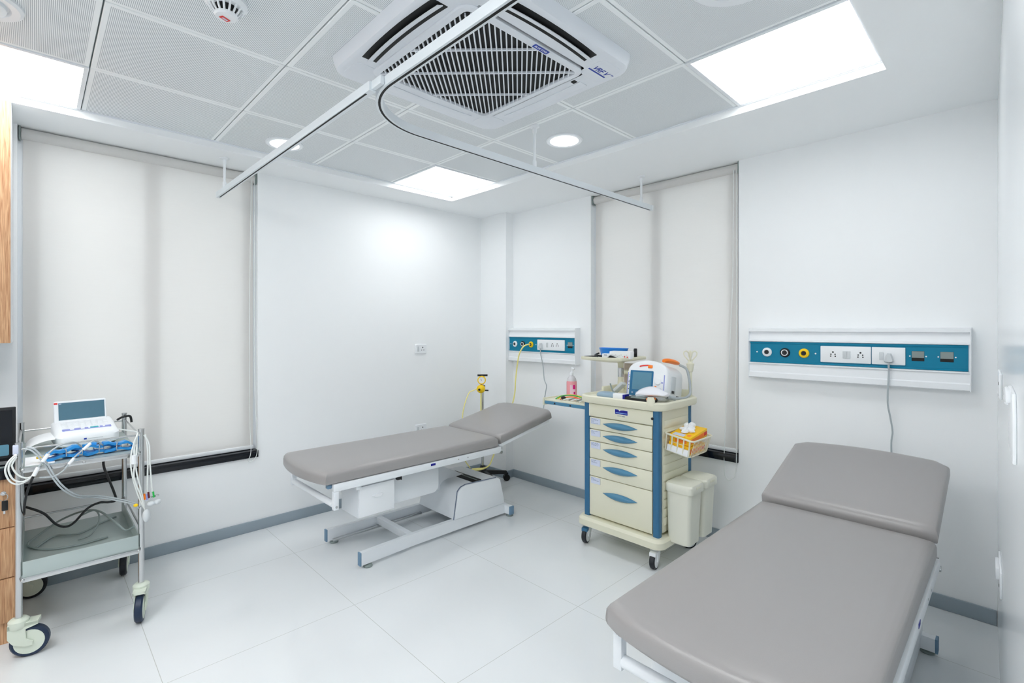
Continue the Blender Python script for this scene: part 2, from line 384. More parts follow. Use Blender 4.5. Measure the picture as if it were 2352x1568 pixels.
# ------------------------------------------------------------------ ceiling lights and fittings
def light_panel(i, j, label, lm='lamp'):
    x0, y0 = GX + 0.6 * i, GY + 0.6 * j; x1, y1 = min(x0 + 0.6, RX1), min(y0 + 0.6, RY1)
    t = thing('light_panel', label, 'ceiling light', ((x0 + x1) / 2, (y0 + y1) / 2, HC), 'square light panels in the tile ceiling')
    mb = MB(); e = 0.018
    mb.box(x0 + .002, x0 + e, y0 + .002, y1 - .002, HC - 0.004, HC + 0.01); mb.box(x1 - e, x1 - .002, y0 + .002, y1 - .002, HC - 0.004, HC + 0.01)
    mb.box(x0 + e, x1 - e, y0 + .002, y0 + e, HC - 0.004, HC + 0.01); mb.box(x0 + e, x1 - e, y1 - e, y1 - .002, HC - 0.004, HC + 0.01)
    mb.build('frame', 'white_metal', t)
    MB().box(x0 + e, x1 - e, y0 + e, y1 - e, HC - 0.001, HC + 0.008).build('diffuser', lm, t)
light_panel(2, 0, 'lit square light panel in the far ceiling corner, above the head of the far couch')
light_panel(2, -4, 'lit square light panel at the right, above the near couch')
light_panel(-2, 0, 'lit square light panel at the left edge, in front of the wall cabinet')
light_panel(-2, -4, 'unseen square light panel added for fill behind the viewer, at the end of the tile field', 'lamp_fill')  # added out of view as flat fill light
light_panel(-3, -2, 'unseen square light panel added for fill near the left wall', 'lamp_fill')  # second added fill panel, also out of view

def downlight(x, y, r, label, on=True, nm='downlight', cat='ceiling light', grp='round recessed downlights'):
    t = thing(nm, label, cat, (x, y, HC), grp)
    MB().lathe([(r, 0), (r, -0.006), (r - 0.006, -0.010), (r * 0.78, -0.008), (r * 0.76, 0.0)], (x, y, HC), (0, 0, 1), 40).build('rim', 'white', t)
    if on: MB().lathe([(r * 0.77, -0.004), (r * 0.74, -0.008), (r * 0.5, -0.013), (0, -0.018)], (x, y, HC), (0, 0, 1), 40).build('diffuser', 'lamp2', t)
    else: MB().lathe([(r * 0.79, -0.004), (r * 0.6, -0.0085), (0, -0.0095)], (x, y, HC), (0, 0, 1), 40).build('diffuser', 'lampoff', t)
    return t
downlight(-2.165, -0.585, 0.105, 'lit round downlight near the large window, crossed by the curtain rail')
downlight(-0.992, -1.806, 0.108, 'lit round downlight in front of the narrow window, beside a rail hanger')
downlight(-1.66, -3.075, 0.155, 'unlit round grey ceiling fitting beside the right light panel, cut off at the top edge', False, 'ceiling_speaker', 'ceiling fitting', None)
t = thing('ceiling_speaker', 'round white ceiling fitting cut off by the left edge of the picture', 'ceiling fitting', (-3.38, -1.26, HC))
MB().lathe([(0.12, 0), (0.12, -0.008), (0.11, -0.014), (0.088, -0.012), (0.082, -0.004)], (-3.40, -1.22, HC), (0, 0, 1), 40).build('rim', 'white', t)
MB().lathe([(0.076, 0), (0.076, -0.018), (0.06, -0.022), (0, -0.024)], (-3.40, -1.22, HC), (0, 0, 1), 36).build('cone', 'white', t)

# smoke detector
sx, sy = -2.785, -1.80
Ts = Matrix.Translation((sx, sy, HC)) @ Matrix.Scale(1.17, 4) @ Matrix.Translation((-sx, -sy, -HC))
t = thing('smoke_detector', 'small white slotted smoke detector with a red label on the tile ceiling', 'smoke detector', (sx, sy, HC))
MB(Ts).lathe([(0.055, 0), (0.056, -0.012), (0.05, -0.02), (0.046, -0.022)], (sx, sy, HC), (0, 0, 1), 36).build('base', 'white', t)
MB(Ts).lathe([(0.032, -0.02), (0.027, -0.042)], (sx, sy, HC), (0, 0, 1), 30).build('sensing_chamber', 'dark', t)
mb = MB(Ts)
for k in range(16):
    a = 2 * PI * k / 16; c, s_ = math.cos(a), math.sin(a)
    mb.tube([(sx + .044 * c, sy + .044 * s_, HC - .02), (sx + .036 * c, sy + .036 * s_, HC - .034), (sx + .028 * c, sy + .028 * s_, HC - .044)], 0.003, 6, smooth=False)
mb.build('cage', 'white', t)
cp = MB(Ts); cp.lathe([(0.03, -0.041), (0.031, -0.046), (0.027, -0.05), (0, -0.051)], (sx, sy, HC), (0, 0, 1), 30); cp = cp.build('cap', 'white', t)
aL = math.radians(205); Tl = frame((sx - 0.002, sy + 0.006, HC - 0.0512), (math.cos(aL), math.sin(aL), 0), (-math.sin(aL), math.cos(aL), 0), (0, 0, 1))
MB(Ts @ Tl).box(-0.013, 0.013, -0.007, 0.007, -0.0012, 0.0).build('label_plate', 'red', cp)
MB(Ts @ Tl).box(-0.008, 0.008, -0.003, 0.003, -0.0018, -0.001).build('label_print', 'lav', cp)

# ------------------------------------------------------------------ cassette air conditioner
ax0, ax1, ay0, ay1 = -2.375, -1.455, -2.585, -1.665
acx, acy = (ax0 + ax1) / 2, (ay0 + ay1) / 2
zp = 2.472
t = thing('cassette_air_conditioner', 'large square white cassette air conditioner with a slatted black grille in the ceiling', 'air conditioner', (acx, acy, HC))
h = (ax1 - ax0) / 2
def sq(hh, r, z): return rrect(acx - hh, acx + hh, acy - hh, acy + hh, r, z, 8)
plate = MB(); plate.loft([sq(h, .075, HC), sq(h - .004, .075, HC - .020), sq(h - .010, .073, zp + .010), sq(h - .013, .072, zp + .004), sq(h - .020, .068, zp + .001), sq(h - .032, .06, zp), sq(.32, .05, zp)], True, False)
plate.build('face_plate', 'ac_white', t, ang=25)
acx0, acy0 = acx, acy; acx, acy = acx - .012, acy + .012
MB().loft([sq(.33, .05, zp + .012), sq(.328, .05, zp + .012)]).box(acx - .33, acx + .33, acy - .33, acy + .33, zp + .012, zp + .016).build('seam', 'dark', t)
pan = MB(); pan.loft([sq(.322, .05, zp + .01), sq(.322, .05, zp - .004), sq(.317, .047, zp - .008), sq(.293, .02, zp - .008), sq(.291, .02, zp + .004)], False, False); pan.build('grille_frame', 'ac_white', t)
MB().box(acx - .30, acx + .30, acy - .30, acy + .30, zp + .004, zp + .006).build('filter', 'dark', t)
g = MB(); e1 = Vector((1, -1, 0)).normalized(); e2 = Vector((1, 1, 0)).normalized(); cc = Vector((acx, acy, 0)); dd = 0.291 * math.sqrt(2)
def bar(o, dirv, half, wdt, z0, z1):
    n = Vector((-dirv.y, dirv.x, 0)) * (wdt / 2); a = o - dirv * half; b_ = o + dirv * half
    g.loft([[a + n + Vector((0, 0, z0)), a - n + Vector((0, 0, z0)), a - n + Vector((0, 0, z1)), a + n + Vector((0, 0, z1))], [b_ + n + Vector((0, 0, z0)), b_ - n + Vector((0, 0, z0)), b_ - n + Vector((0, 0, z1)), b_ + n + Vector((0, 0, z1))]])
NS = 42
for k in range(NS):
    s_ = (k - (NS - 1) / 2) * (2 * dd / NS)
    half = min(dd - abs(s_), dd * .93)
    if abs(s_) > dd * .95: continue
    if half > 0.01: bar(cc + e1 * s_, e2, half, 0.0052, zp - .006, zp + .003)
for s_ in (-0.17, 0.0, 0.19): bar(cc + e2 * s_, e1, dd - abs(s_), 0.006, zp - .0075, zp + .001)
g.build('grille', 'ac_white', t)
acx, acy = acx0, acy0
# louvre slots on the four sides (two stand open)
for k in range(4):
    a = k * PI / 2; ca, sa = math.cos(a), math.sin(a)
    Tk = frame((acx, acy, zp), (ca, sa, 0), (-sa, ca, 0), (0, 0, 1))      # u along the side, v outward
    opened = k in (1, 2)
    def arc(v, bow, hw=0.24, n=12): return [(-hw + 2 * hw * q / n, v + bow * (1 - (2 * q / n - 1) ** 2)) for q in range(n + 1)]
    if opened:
        mo = MB(Tk); A, B = arc(.352, .012), arc(.414, .012)
        mo.prism(A + B[::-1], lambda u, v, q: (u, v, -0.0006 + 0.0004 * q)); mo.build('air_outlet', 'dark', t)
        fl = MB(Tk); rings = []
        for (u0, v0), (u1, v1) in zip(arc(.366, .012, .236), arc(.396, .012, .236)):
            rings.append([(u0, v0 + .004, -.004), (u0, (v0 + v1) / 2 + .003, -.011), (u1, v1 - .002, -.014), (u1, v1 - .003, -.010), (u0, (v0 + v1) / 2 + .003, -.007), (u0, v0 + .006, -.001)])
        fl.loft(rings); fl.build('louvre', 'ac_white', t)
    else:
        fl = MB(Tk); A, B = arc(.356, .008), arc(.405, .008)
        fl.prism(A + B[::-1], lambda u, v, q: (u, v, -0.003 + 0.0032 * q), 0.001); fl.build('louvre', 'ac_white', t)
# corner cover seams
for k in range(4):
    a = k * PI / 2; ca, sa = math.cos(a), math.sin(a); Tk = frame((acx, acy, zp), (ca, sa, 0), (-sa, ca, 0), (0, 0, 1))
    mb = MB(Tk); mb.loft([rrect(.285, .416, .285, .416, .03, .0005), rrect(.285, .416, .285, .416, .03, -.0012), rrect(.287, .414, .287, .414, .03, -.002)]); mb.build('corner_cover', 'ac_white', t)
MB().box(-1.585, -1.565, -2.355, -2.335, zp - .003, zp).build('screw_cap', 'dark', t)
# printed marks
Tm = frame((-1.872, -2.422, zp - 0.0084), (1, 0, 0), (0, -1, 0), (0, 0, -1))
MB(Tm).prism(rr2(-.04, .04, -.0105, .0105, .003), lambda u, v, q: (u, v, .0006 * q)).build('logo_plate', 'cobalt', t)
text('logo_text', 'BLUE STAR', 0.0135, Tm @ Matrix.Translation((0, 0, .0009)), 'white', t, 0.0002, 0.0001)
Tv = frame((-1.568, -2.474, zp - 0.0024), (1, 0, 0), (0, -1, 0), (0, 0, -1))
text('print_text', 'VRF V', 0.036, Tv @ Matrix.Translation((0, .006, 0)), 'cobalt', t, 0.0003, 0.0006, 0.25)
text('print_mark', 'TM', 0.011, Tv @ Matrix.Translation((.066, .016, 0)), 'cobalt', t, 0.0003)
MB(Tv).box(-.055, .055, -.0175, -.0105, 0, .0006).build('print_bar', 'cobalt', t)

# ------------------------------------------------------------------ curtain rails
ZT0, ZT1 = 2.262, 2.296
def rail_section(mb, pts): mb.sweep_rect(pts, 0.026, ZT0, ZT1)
def arcpts(cx, cy, r, a0, a1, n=22): return [(cx + r * math.cos(math.radians(a0 + (a1 - a0) * k / n)), cy + r * math.sin(math.radians(a0 + (a1 - a0) * k / n))) for k in range(n + 1)]
def hanger(x, y, top, par):
    mb = MB(); mb.cyl((x, y, ZT1), (x, y, top), 0.0075, seg=14); mb.lathe([(.028, 0), (.028, -.006), (.012, -.012), (.0115, -.035), (.008, -.04)], (x, y, top), seg=24); mb.lathe([(.0115, 0), (.0115, .03), (.008, .036)], (x, y, ZT1), seg=16)
    mb.build('hanger_rod', 'white', par)
t = thing('curtain_rail', 'straight white curtain rail hanging below the ceiling toward the large window', 'curtain rail', (-2.38, -1.1, ZT0))
mb = MB(); rail_section(mb, [(-2.385, -0.012), (-2.383, -0.6), (-2.378, -1.3), (-2.375, -2.055)]); mb.build('track', 'alu', t)
MB().box(-2.3815 - .0035, -2.3815 + .0035, -2.02, -0.035, ZT0 - .0008, ZT0 + .004).build('slot', 'dark', t)
MB().box(-2.399, -2.371, -0.022, -0.008, ZT0 - .002, ZT1 + .002, .002).build('end_cap', 'white', t)
hanger(-2.388, -0.175, HB, t)
t = thing('curtain_rail', 'curved white curtain rail sweeping from the ceiling unit toward the narrow window', 'curtain rail', (-2.2, -2.2, ZT0))
R = 0.33; yx = -1.818; xa = -2.352
path = [(xa, -3.9), (xa, -3.3), (xa, -2.7)] + arcpts(xa + R, yx - R, R, 180, 90) + [(-1.6, yx), (-1.27, yx - .002), (-0.7, yx - .003), (0.0 - .012, yx - .003)]
mb = MB(); rail_section(mb, path); mb.build('track', 'alu', t)
mb = MB(); mb.sweep_rect([(p[0], p[1]) for p in path[1:-1]] + [(-0.04, yx - .003)], 0.009, ZT0 - .0008, ZT0 + .004); mb.build('slot', 'dark', t)
MB().box(-0.03, -0.008, yx - .018, yx + .012, ZT0 - .002, ZT1 + .002, .002).build('end_cap', 'white', t)
hanger(-1.266, yx - .002, HC, t); hanger(-0.157, yx - .003, HB, t); hanger(-2.352, -3.4, HB, t)
MB().box(-2.380, -2.364, -2.12, -2.03, ZT0 + .005, ZT1 + .001, .002).build('joint_bracket', 'alu', t)

# ------------------------------------------------------------------ wall sockets
def socket_plate(T, name, label, origin, wd=0.118, ht=0.084, grp=None):
    t = thing(name, label, 'socket', origin, grp)
    mb = MB(T); mb.loft([[(p[0], p[1], q) for p in rr2(-wd / 2 + i_, wd / 2 - i_, -ht / 2 + i_, ht / 2 - i_, .008)] for i_, q in ((0, 0), (0, .005), (.004, .011))]); mb.build('cover_plate', 'white', t)
    hs = MB(T)
    for u, v, r in ((.016, .013, .0055), (.005, -.010, .0042), (.027, -.010, .0042)): hs.cyl((u, v, .0105), (u, v, .0116), r, seg=14)
    hs.build('pin_hole', 'dark', t)
    MB(T).box(-.042, -.022, -.022, .022, .009, .0135, .002).build('switch', 'plug', t)
    return t
TA = lambda x, z: frame((x, 0, z), (1, 0, 0), (0, 0, 1), (0, -1, 0))
s1 = socket_plate(TA(-0.80, 1.219), 'wall_socket', 'white socket on the far wall, higher of two above the far couch', (-0.80, 0, 1.219), grp='sockets on the far wall')
copy_tree(s1, (-0.80, 0, 0.512), 'white socket on the far wall, lower of two and partly hidden by the far couch')
def TCw(u, z): return frame(TC @ Vector((u, 0, z)), (-cC, -sC, 0), (0, 0, 1), (-sC, cC, 0))
t = thing('isolator_switch', 'white isolator plate with a side lever on the glossy wall at the right edge', 'switch', TC @ Vector((1.75, 0, 1.2)))
mb = MB(TCw(1.88, 1.205)); mb.prism([(-.11, .075), (.08, .075), (.11, .03), (.11, -.05), (-.02, -.05), (-.11, -.03)], lambda u, v, q: (u, v, .006 * q), .002); mb.build('plate', 'white', t)
mb = MB(TCw(1.83, 1.262)); mb.box(-.05, .06, -.008, .016, .005, .013, .003); mb.build('cover', 'white', t)
mb = MB(TCw(1.66, 1.237)); mb.box(-.06, .05, -.006, .008, .0, .010, .003); mb.build('lever', 'white', t)
t = thing('wall_plate', 'small white screwed plate on the glossy right wall, level with the switch lever', 'wall plate', TC @ Vector((0.75, 0, 1.2)))
MB(TCw(0.78, 1.205)).box(-.15, .1, -.05, .04, 0, .008, .003).build('plate', 'white', t); MB(TCw(0.86, 1.21)).cyl((0, 0, .007), (0, 0, .009), .006).build('screw', 'dark', t)
t = thing('plug_socket', 'white socket with a plug near the floor on the glossy right wall', 'socket', TC @ Vector((0.7, 0, 0.5)))
MB(TCw(0.76, 0.515)).box(-.12, .12, -.045, .045, 0, .006, .002).build('cover_plate', 'white', t)
MB(TCw(0.74, 0.525)).box(-.07, .05, -.022, .02, .005, .016, .004).build('plug_top', 'white', t)
MB(TCw(0.80, 0.488)).cyl((0, 0, .005), (0, 0, .007), .005).build('screw', 'dark', t)

# ------------------------------------------------------------------ bed head panels (service trunking)
def bed_head(y0, y1, label, outs, plates, cut, plug, base_y):
    # wall plane x = 0, front toward -x; y0 > y1
    T = frame((0, 0, 0), (0, -1, 0), (0, 0, 1), (-1, 0, 0))       # u = -y, v = z, w = out of wall
    t = thing('bed_head_panel', label, 'wall panel', (0, (y0 + y1) / 2, 1.25))
    u0, u1 = -y0, -y1
    prof = [(0, 1.103), (.052, 1.098), (.066, 1.104), (.066, 1.132), (.060, 1.138), (.060, 1.180), (.067, 1.186), (.067, 1.192), (.056, 1.192), (.056, 1.322), (.067, 1.322), (.067, 1.328), (.058, 1.334), (.050, 1.368), (.050, 1.378), (.066, 1.382), (.066, 1.398), (.04, 1.404), (0, 1.404)]
    mb = MB(T); mb.prism(prof, lambda a, z, q: (u0 if q == 0 else u1, z, a)); mb.build('trunking', 'white', t, ang=20)
    for uu in (u0 - .003, u1 + .0005): MB(T).prism([(0, 1.100), (.068, 1.096), (.068, 1.14), (.071, 1.17), (.071, 1.345), (.068, 1.38), (.068, 1.40), (0, 1.406)], lambda a, z, q, uu=uu: (uu + .003 * q, z, a)).build('end_plate', 'white', t)
    MB(T).box(u0 + .006, u1 - .006, 1.194, 1.320, .050, .059).build('fascia', 'teal', t)
    MB(T).box(u0 + .006, u1 - .006, 1.308, 1.320, .058, .062, .001).box(u0 + .006, u1 - .006, 1.194, 1.204, .058, .062, .001).build('fascia_lip', 'teal', t)
    for k, (yy, c) in enumerate(outs):
        o = MB(T).lathe([(.027, 0), (.027, .006), (.023, .010), (.019, .0105)], (-yy, 1.257, .059), (0, 0, 1)).build('gas_outlet', c, t)
        MB(T).lathe([(.0185, .006), (.0185, .013), (.015, .014), (.0135, .010)], (-yy, 1.257, .059), (0, 0, 1)).build('ring', 'white' if c != 'yellow' else 'yellow', o)
        MB(T).lathe([(.0125, .006), (.0125, .0125), (.006, .013), (0, .011)], (-yy, 1.257, .059), (0, 0, 1)).build('nozzle', 'black', o)
    for yy in (outs[0][0] + .058, outs[-1][0] - .058): MB(T).cyl((-yy, 1.257, .058), (-yy, 1.257, .061), .0045).build('screw', 'white', t)
    for (a, b_, socks, sws) in plates:
        p = MB(T).box(-a, -b_, 1.211, 1.302, .058, .0675, .003).build('socket_plate', 'white', t)
        for yy in socks:
            hs = MB(T)
            for du, dv, r in ((0, .012, .0045), (-.010, 0, .0035), (.010, 0, .0035), (-.011, -.011, .0035), (.011, -.011, .0035)): hs.cyl((-yy + du, 1.257 + dv, .067), (-yy + du, 1.257 + dv, .0684), r, seg=12)
            hs.build('socket_hole', 'dark', p)
        for yy in sws: MB(T).box(-yy - .009, -yy + .009, 1.236, 1.276, .066, .0715, .002).build('switch', 'plug', p)
    for yy in cut:
        c = MB(T).box(-yy - .025, -yy + .025, 1.236, 1.286, .0585, .0597).build('knockout', 'dark', t)
        MB(T).box(-yy - .024, -yy + .024, 1.252, 1.285, .0592, .0600).build('backing', 'grey_d', c)
        MB(T).cyl((-yy - .032, 1.26, .058), (-yy - .032, 1.26, .0605), .0035, seg=10).cyl((-yy + .032, 1.26, .058), (-yy + .032, 1.26, .0605), .0035, seg=10).build('screw', 'white', t)
    return t
bed_head(-2.523, -3.531, 'long white bed head panel with teal strip on the wall above the near couch', ((-2.627, 'white'), (-2.726, 'black'), (-2.827, 'yellow')), ((-2.911, -3.145, (-2.972, -3.099), (-3.027, -3.045)), (-3.148, -3.289, (), (-3.19,))), (-3.338, -3.448), None, 0)
bed_head(-0.362, -1.150, 'short white bed head panel with teal strip near the room corner, above the far couch', ((-0.445, 'white'), (-0.544, 'black'), (-0.648, 'yellow')), ((-0.728, -1.041, (-0.906, -0.960), (-0.845,)),), (-1.094,), None, 0)
def plug_cord(yy, pts, label):
    t = thing('power_cord', label, 'cord', (-0.07, yy, 1.25), None)
    T = frame((0, 0, 0), (0, -1, 0), (0, 0, 1), (-1, 0, 0))
    mb = MB(T); mb.loft([[(-yy + a * s_, 1.247 + b_ * s_, w_) for a, b_ in ((-.021, -.016), (-.016, -.024), (.016, -.024), (.021, -.016), (.016, .004), (.008, .024), (-.008, .024), (-.016, .004))] for s_, w_ in ((1, .0685), (1, .083), (.8, .094))]); mb.build('plug', 'plug', t)
    MB().tube(pts, 0.0042, 8).build('cord', 'grey_cord', t)
plug_cord(-3.223, [(-.082, -3.223, 1.228), (-.084, -3.223, 1.16), (-.07, -3.217, 1.02), (-.05, -3.226, .93), (-.04, -3.233, .86), (-.035, -3.227, .80), (-.03, -3.227, .66), (-.03, -3.22, .3), (-.04, -3.2, .02), (-.15, -3.1, .006), (-.4, -3.1, .006)], 'grey plug and cord hanging from the long bed head panel behind the near couch')
plug_cord(-0.780, [(-.082, -.780, 1.228), (-.082, -.785, 1.167), (-.07, -.80, 1.073), (-.065, -.81, .959), (-.06, -.831, .904), (-.06, -.821, .846), (-.055, -.80, .768), (-.055, -.79, .70), (-.08, -.76, .655), (-.16, -.70, .655), (-.25, -.66, .66), (-.33, -.64, .628), (-.45, -.64, .585), (-.62, -.64, .535)], 'grey plug and cord hanging from the short bed head panel in the corner')

# ------------------------------------------------------------------ examination couches
def mattress_outline(x0, x1, yh, bow0, bow1, r0, r1, inset, n=14):
    # plan outline with bowed ends; x0 end bows toward -x by bow0
    pts = []; a = inset; Y = yh - a
    for k in range(n + 1):
        v = -1 + 2 * k / n; y = Y * v
        x = x1 - a + bow1 * (1 - v * v)
        if r1: x -= max(0, (abs(y) - (Y - r1))) ** 2 / (r1) * 0.9
        pts.append((x, y))
    for k in range(n + 1):
        v = 1 - 2 * k / n; y = Y * v
        x = x0 + a - bow0 * (1 - v * v)
        if r0: x += max(0, (abs(y) - (Y - r0))) ** 2 / (r0) * 0.9
        pts.append((x, y))
    return pts
RINGS = ((.010, 0), (.002, .004), (0, .012), (0, .044), (.0025, .054), (.008, .063), (.016, .069), (.028, .0725), (.06, .0750), (.11, .0760), (.18, .0765))
def pad(mb, x0, x1, yh, bow0, bow1, r0, r1, fn, th=.0765):
    rings = []
    for ins, z in RINGS: rings.append([fn(x, y, z * th / .0765) for x, y in mattress_outline(x0, x1, yh, bow0, bow1, r0, r1, ins)])
    mb.loft(rings)
def couch(xf, yc, zb, L, hl, ang, bx, lift, side, label):
    # xf: foot corner x, zb: underside of the mattress, bx: shift of the base
    t = thing('examination_couch', label, 'examination couch', (xf + 0.9, yc, 0), 'grey motorised examination couches')
    yh = .31; xh = xf + L
    mb = MB(); pad(mb, xf, xh, yh, .045, .004, .010, .010, lambda x, y, z: (x, yc + y, zb + z)); mt = mb.build('mattress', 'vinyl', t, ang=50)
    for sg in (-1, 1): MB().tube([(xf + .013, yc + sg * (yh - .006), zb + .004), (xf + .0075, yc + sg * (yh - .001), zb + .02), (xf + .010, yc + sg * (yh - .003), zb + .050)], .003, 6).build('corner_seam', 'vinyl', mt)
    ca, sa = math.cos(ang), math.sin(ang); hx = xh + .012
    def rot(x, y, z):
        if z > 0: x += .012 * (z / .07) ** 2.5 * max(0, 1 - x / .2)
        return (hx + x * ca - z * sa, yc + y, zb + lift + x * sa + z * ca)
    mb = MB(); pad(mb, .0, hl, yh, .0, .03, .012, .03, rot, .070); mb.build('headrest', 'vinyl', t, ang=50)
    mb = MB()
    for sg in (-1, 1): mb.loft([[rot(x, sg * (yh - .02) + dy, z) for dy, z in ((-.012, -.022), (.012, -.022), (.012, 0), (-.012, 0))] for x in (.0, hl - .06)])
    mb.loft([[rot(x, yy, z) for x, z in ((hl - .09, -.022), (hl - .06, -.022), (hl - .06, 0), (hl - .09, 0))] for yy in (-yh + .03, yh - .03)])
    mb.build('headrest_frame', 'white_metal', t)
    yo = yh + .006
    for sg in (-1, 1): MB().box(xf + .05, xh + .02, yc + sg * yo - (.03 if sg > 0 else 0), yc + sg * yo + (.03 if sg < 0 else 0), zb - .042, zb - .001, .003).build('side_rail', 'white_metal', t)
    MB().box(xf + .06, xf + .10, yc - yo + .03, yc + yo - .03, zb - .042, zb - .008).build('cross_rail', 'white_metal', t)
    for sg in (-1, 1):
        MB().box(xf + .05, xf + .078, yc + sg * (yo - .015) - .0145, yc + sg * (yo - .015) + .0145, zb - .142, zb - .0422, .002).build('roll_bracket', 'white_metal', t)
        MB().box(xf + .028, xf + .052, yc + sg * (yo - .045) - .014, yc + sg * (yo - .045) + .014, zb - .028, zb - .006, .003).build('end_cap', 'cap', t)
        MB().cyl((xf + .064, yc + sg * (yo + .001), zb - .125), (xf + .064, yc + sg * (yo - .001), zb - .125), .007).build('bolt', 'steel', t)
    MB().cyl((xf + .064, yc - yo + .028, zb - .118), (xf + .064, yc + yo - .028, zb - .118), .018).build('paper_roll_bar', 'white_metal', t)
    MB().cyl((xh + .015, yc - yo + .002, zb - .012), (xh + .015, yc + yo - .002, zb - .012), .013).cyl((xh + .018, yc - yo - .004, zb - .04), (xh + .018, yc - yo + .03, zb - .04), .011).build('hinge', 'steel', t)
    MB().box(xf + .68, xf + .716, yc - yo - .0012, yc - yo + .001, zb - .022, zb - .008, .0004).build('badge', 'navy', t)
    for q in (.90, .98): MB().cyl((xf + q, yc - yo - .0012, zb - .02), (xf + q, yc - yo + .001, zb - .02), .004, seg=10).build('rivet', 'steel', t)
    # drawer box under the foot half
    x0, x1 = xf + .21, xf + .444; z1 = zb - .042; z0 = zb - .24
    bx_ = MB().box(x0, x1, *sorted((yc - side * .27, yc - side * .06)), z0, z1, .004).build('drawer_box', 'white_metal', t)
    dr = MB().box(x0 + .003, x1 - .003, *sorted((yc - side * .282, yc - side * .268)), z0 + .004, z1 - .018, .004).build('drawer', 'white', t)
    hm = MB(); mx = (x0 + x1) / 2; hm.loft([[(mx + a * s_, yc - side * (.281 + w_), z0 + .118 + b_ * s_) for a, b_ in [(.034 * math.cos(q), (.005 * math.sin(q) if q < PI else .016 * math.sin(q))) for q in [2 * PI * k / 16 for k in range(16)]]] for s_, w_ in ((1, 0), (1, .008), (.8, .014))]); hm.build('pull', 'white', dr)
    for q, m_ in ((x0 - .012, 'white'), (x1 + .018, 'black')):
        MB().box(q - .012, q + .012, *sorted((yc - side * .30, yc - side * .275)), z1 - .024, z1 - .001, .003).box(q + .0125, q + .02, *sorted((yc - side * .30, yc - side * .285)), z1 - .026, z1 - .001, .002).build('clip', m_, t)
    # lift housing and arm
    hp = rr2(xf + .446, xf + .83, zb - .245, zb - .042, .045)
    MB().prism(hp, lambda u, v, q: (u, yc + side * (.16 if q else -.19), v), .003).build('lift_housing', 'white_metal', t)
    ax = xf + .80
    arm = [(ax, zb - .10), (ax + .10, zb - .10), (-.95 + bx, .31), (-1.02 + bx, .20), (-1.12 + bx, .20), (ax - .02, zb - .2)]
    MB().prism(arm, lambda u, v, q: (u, yc + (.12 if q else -.02), v), .004).build('lift_arm', 'white_metal', t)
    # base hood
    hp = [(-1.205, .098), (-.742, .098), (-.748, .14), (-.785, .285), (-.80, .298), (-.82, .303), (-1.11, .315), (-1.15, .305), (-1.175, .28)]
    hood = MB(); hood.prism([(a + bx, b_) for a, b_ in hp], lambda u, v, q: (u, yc + (.20 if q else -.235), v), .008); hd = hood.build('base_hood', 'white_metal', t)
    ring = [(-1.209, .098), (-1.179, .284), (-1.152, .309), (-1.11, .319), (-.82, .3068)]
    rm = MB(); rm.loft([[(a + bx, yc - .222 + dy, b_ + dz) for dy, dz in ((-.004, -.003), (.004, -.003), (.004, .0), (-.004, .0))] for a, b_ in ring]); rm.build('hood_seam', 'ink', hd)
    MB().box(-1.03 + bx, -.945 + bx, yc - .205, yc + .10, .306, .3145, .002).build('vent', 'dark', hd)
    MB().box(-.985 + bx, -.978 + bx, yc - .20, yc + .095, .3135, .3165).build('vent_bar', 'grey_d', hd)
    # base rails
    for sg in (-1, 1):
        yi = yc + sg * .222
        pth = [(-1.895 + bx, yi + sg * .008), (-1.52 + bx, yi - sg * .012), (-.72 + bx, yi - sg * .012)]
        mb = MB(); mb.sweep_rect(pth, .03, .022, .096); mb.build('base_rail', 'white_metal', t)
        MB().box(-1.903 + bx, -1.894 + bx, yi + sg * .008 - .0155, yi + sg * .008 + .0155, .021, .097, .001).build('rail_cap', 'cap', t)
        MB().lathe([(.026, 0), (.028, .004), (.024, .012), (.008, .016), (.008, .03)], (-1.845 + bx, yi + sg * .006, 0), seg=22).build('adjusting_foot', 'grey_d', t)
        MB().lathe([(.026, 0), (.028, .004), (.024, .012), (.008, .016), (.008, .03)], (-.70 + bx, yc + sg * .245, 0), seg=22).build('adjusting_foot', 'grey_d', t)
    MB().box(-.735 + bx, -.695 + bx, yc - .275, yc + .275, .022, .080, .002).build('rear_crossbar', 'white_metal', t)
    for sg in (-1, 1): MB().box(-.736 + bx, -.694 + bx, yc + sg * .279 - .005, yc + sg * .279 + .005, .021, .081, .001).build('rail_cap', 'cap', t)
    MB().box(-1.555 + bx, -1.515 + bx, yc - .20, yc + .20, .050, .094, .002).build('cross_member', 'white_metal', t)
    MB().cyl((-1.87 + bx, yc + .185, .035), (-1.2 + bx, yc + .185, .035), .011, seg=12).build('guide_rod', 'steel', t)
    return t
couch(-2.140, -0.790, .553, 1.27, .60, math.radians(11.6), 0.0, .014, 1, 'grey padded examination couch along the far wall with its head slightly raised')
couch(-2.080, -3.170, .543, 1.232, .545, math.radians(17.2), .22, .042, -1, 'grey padded examination couch nearest the viewer, with its head raised higher')

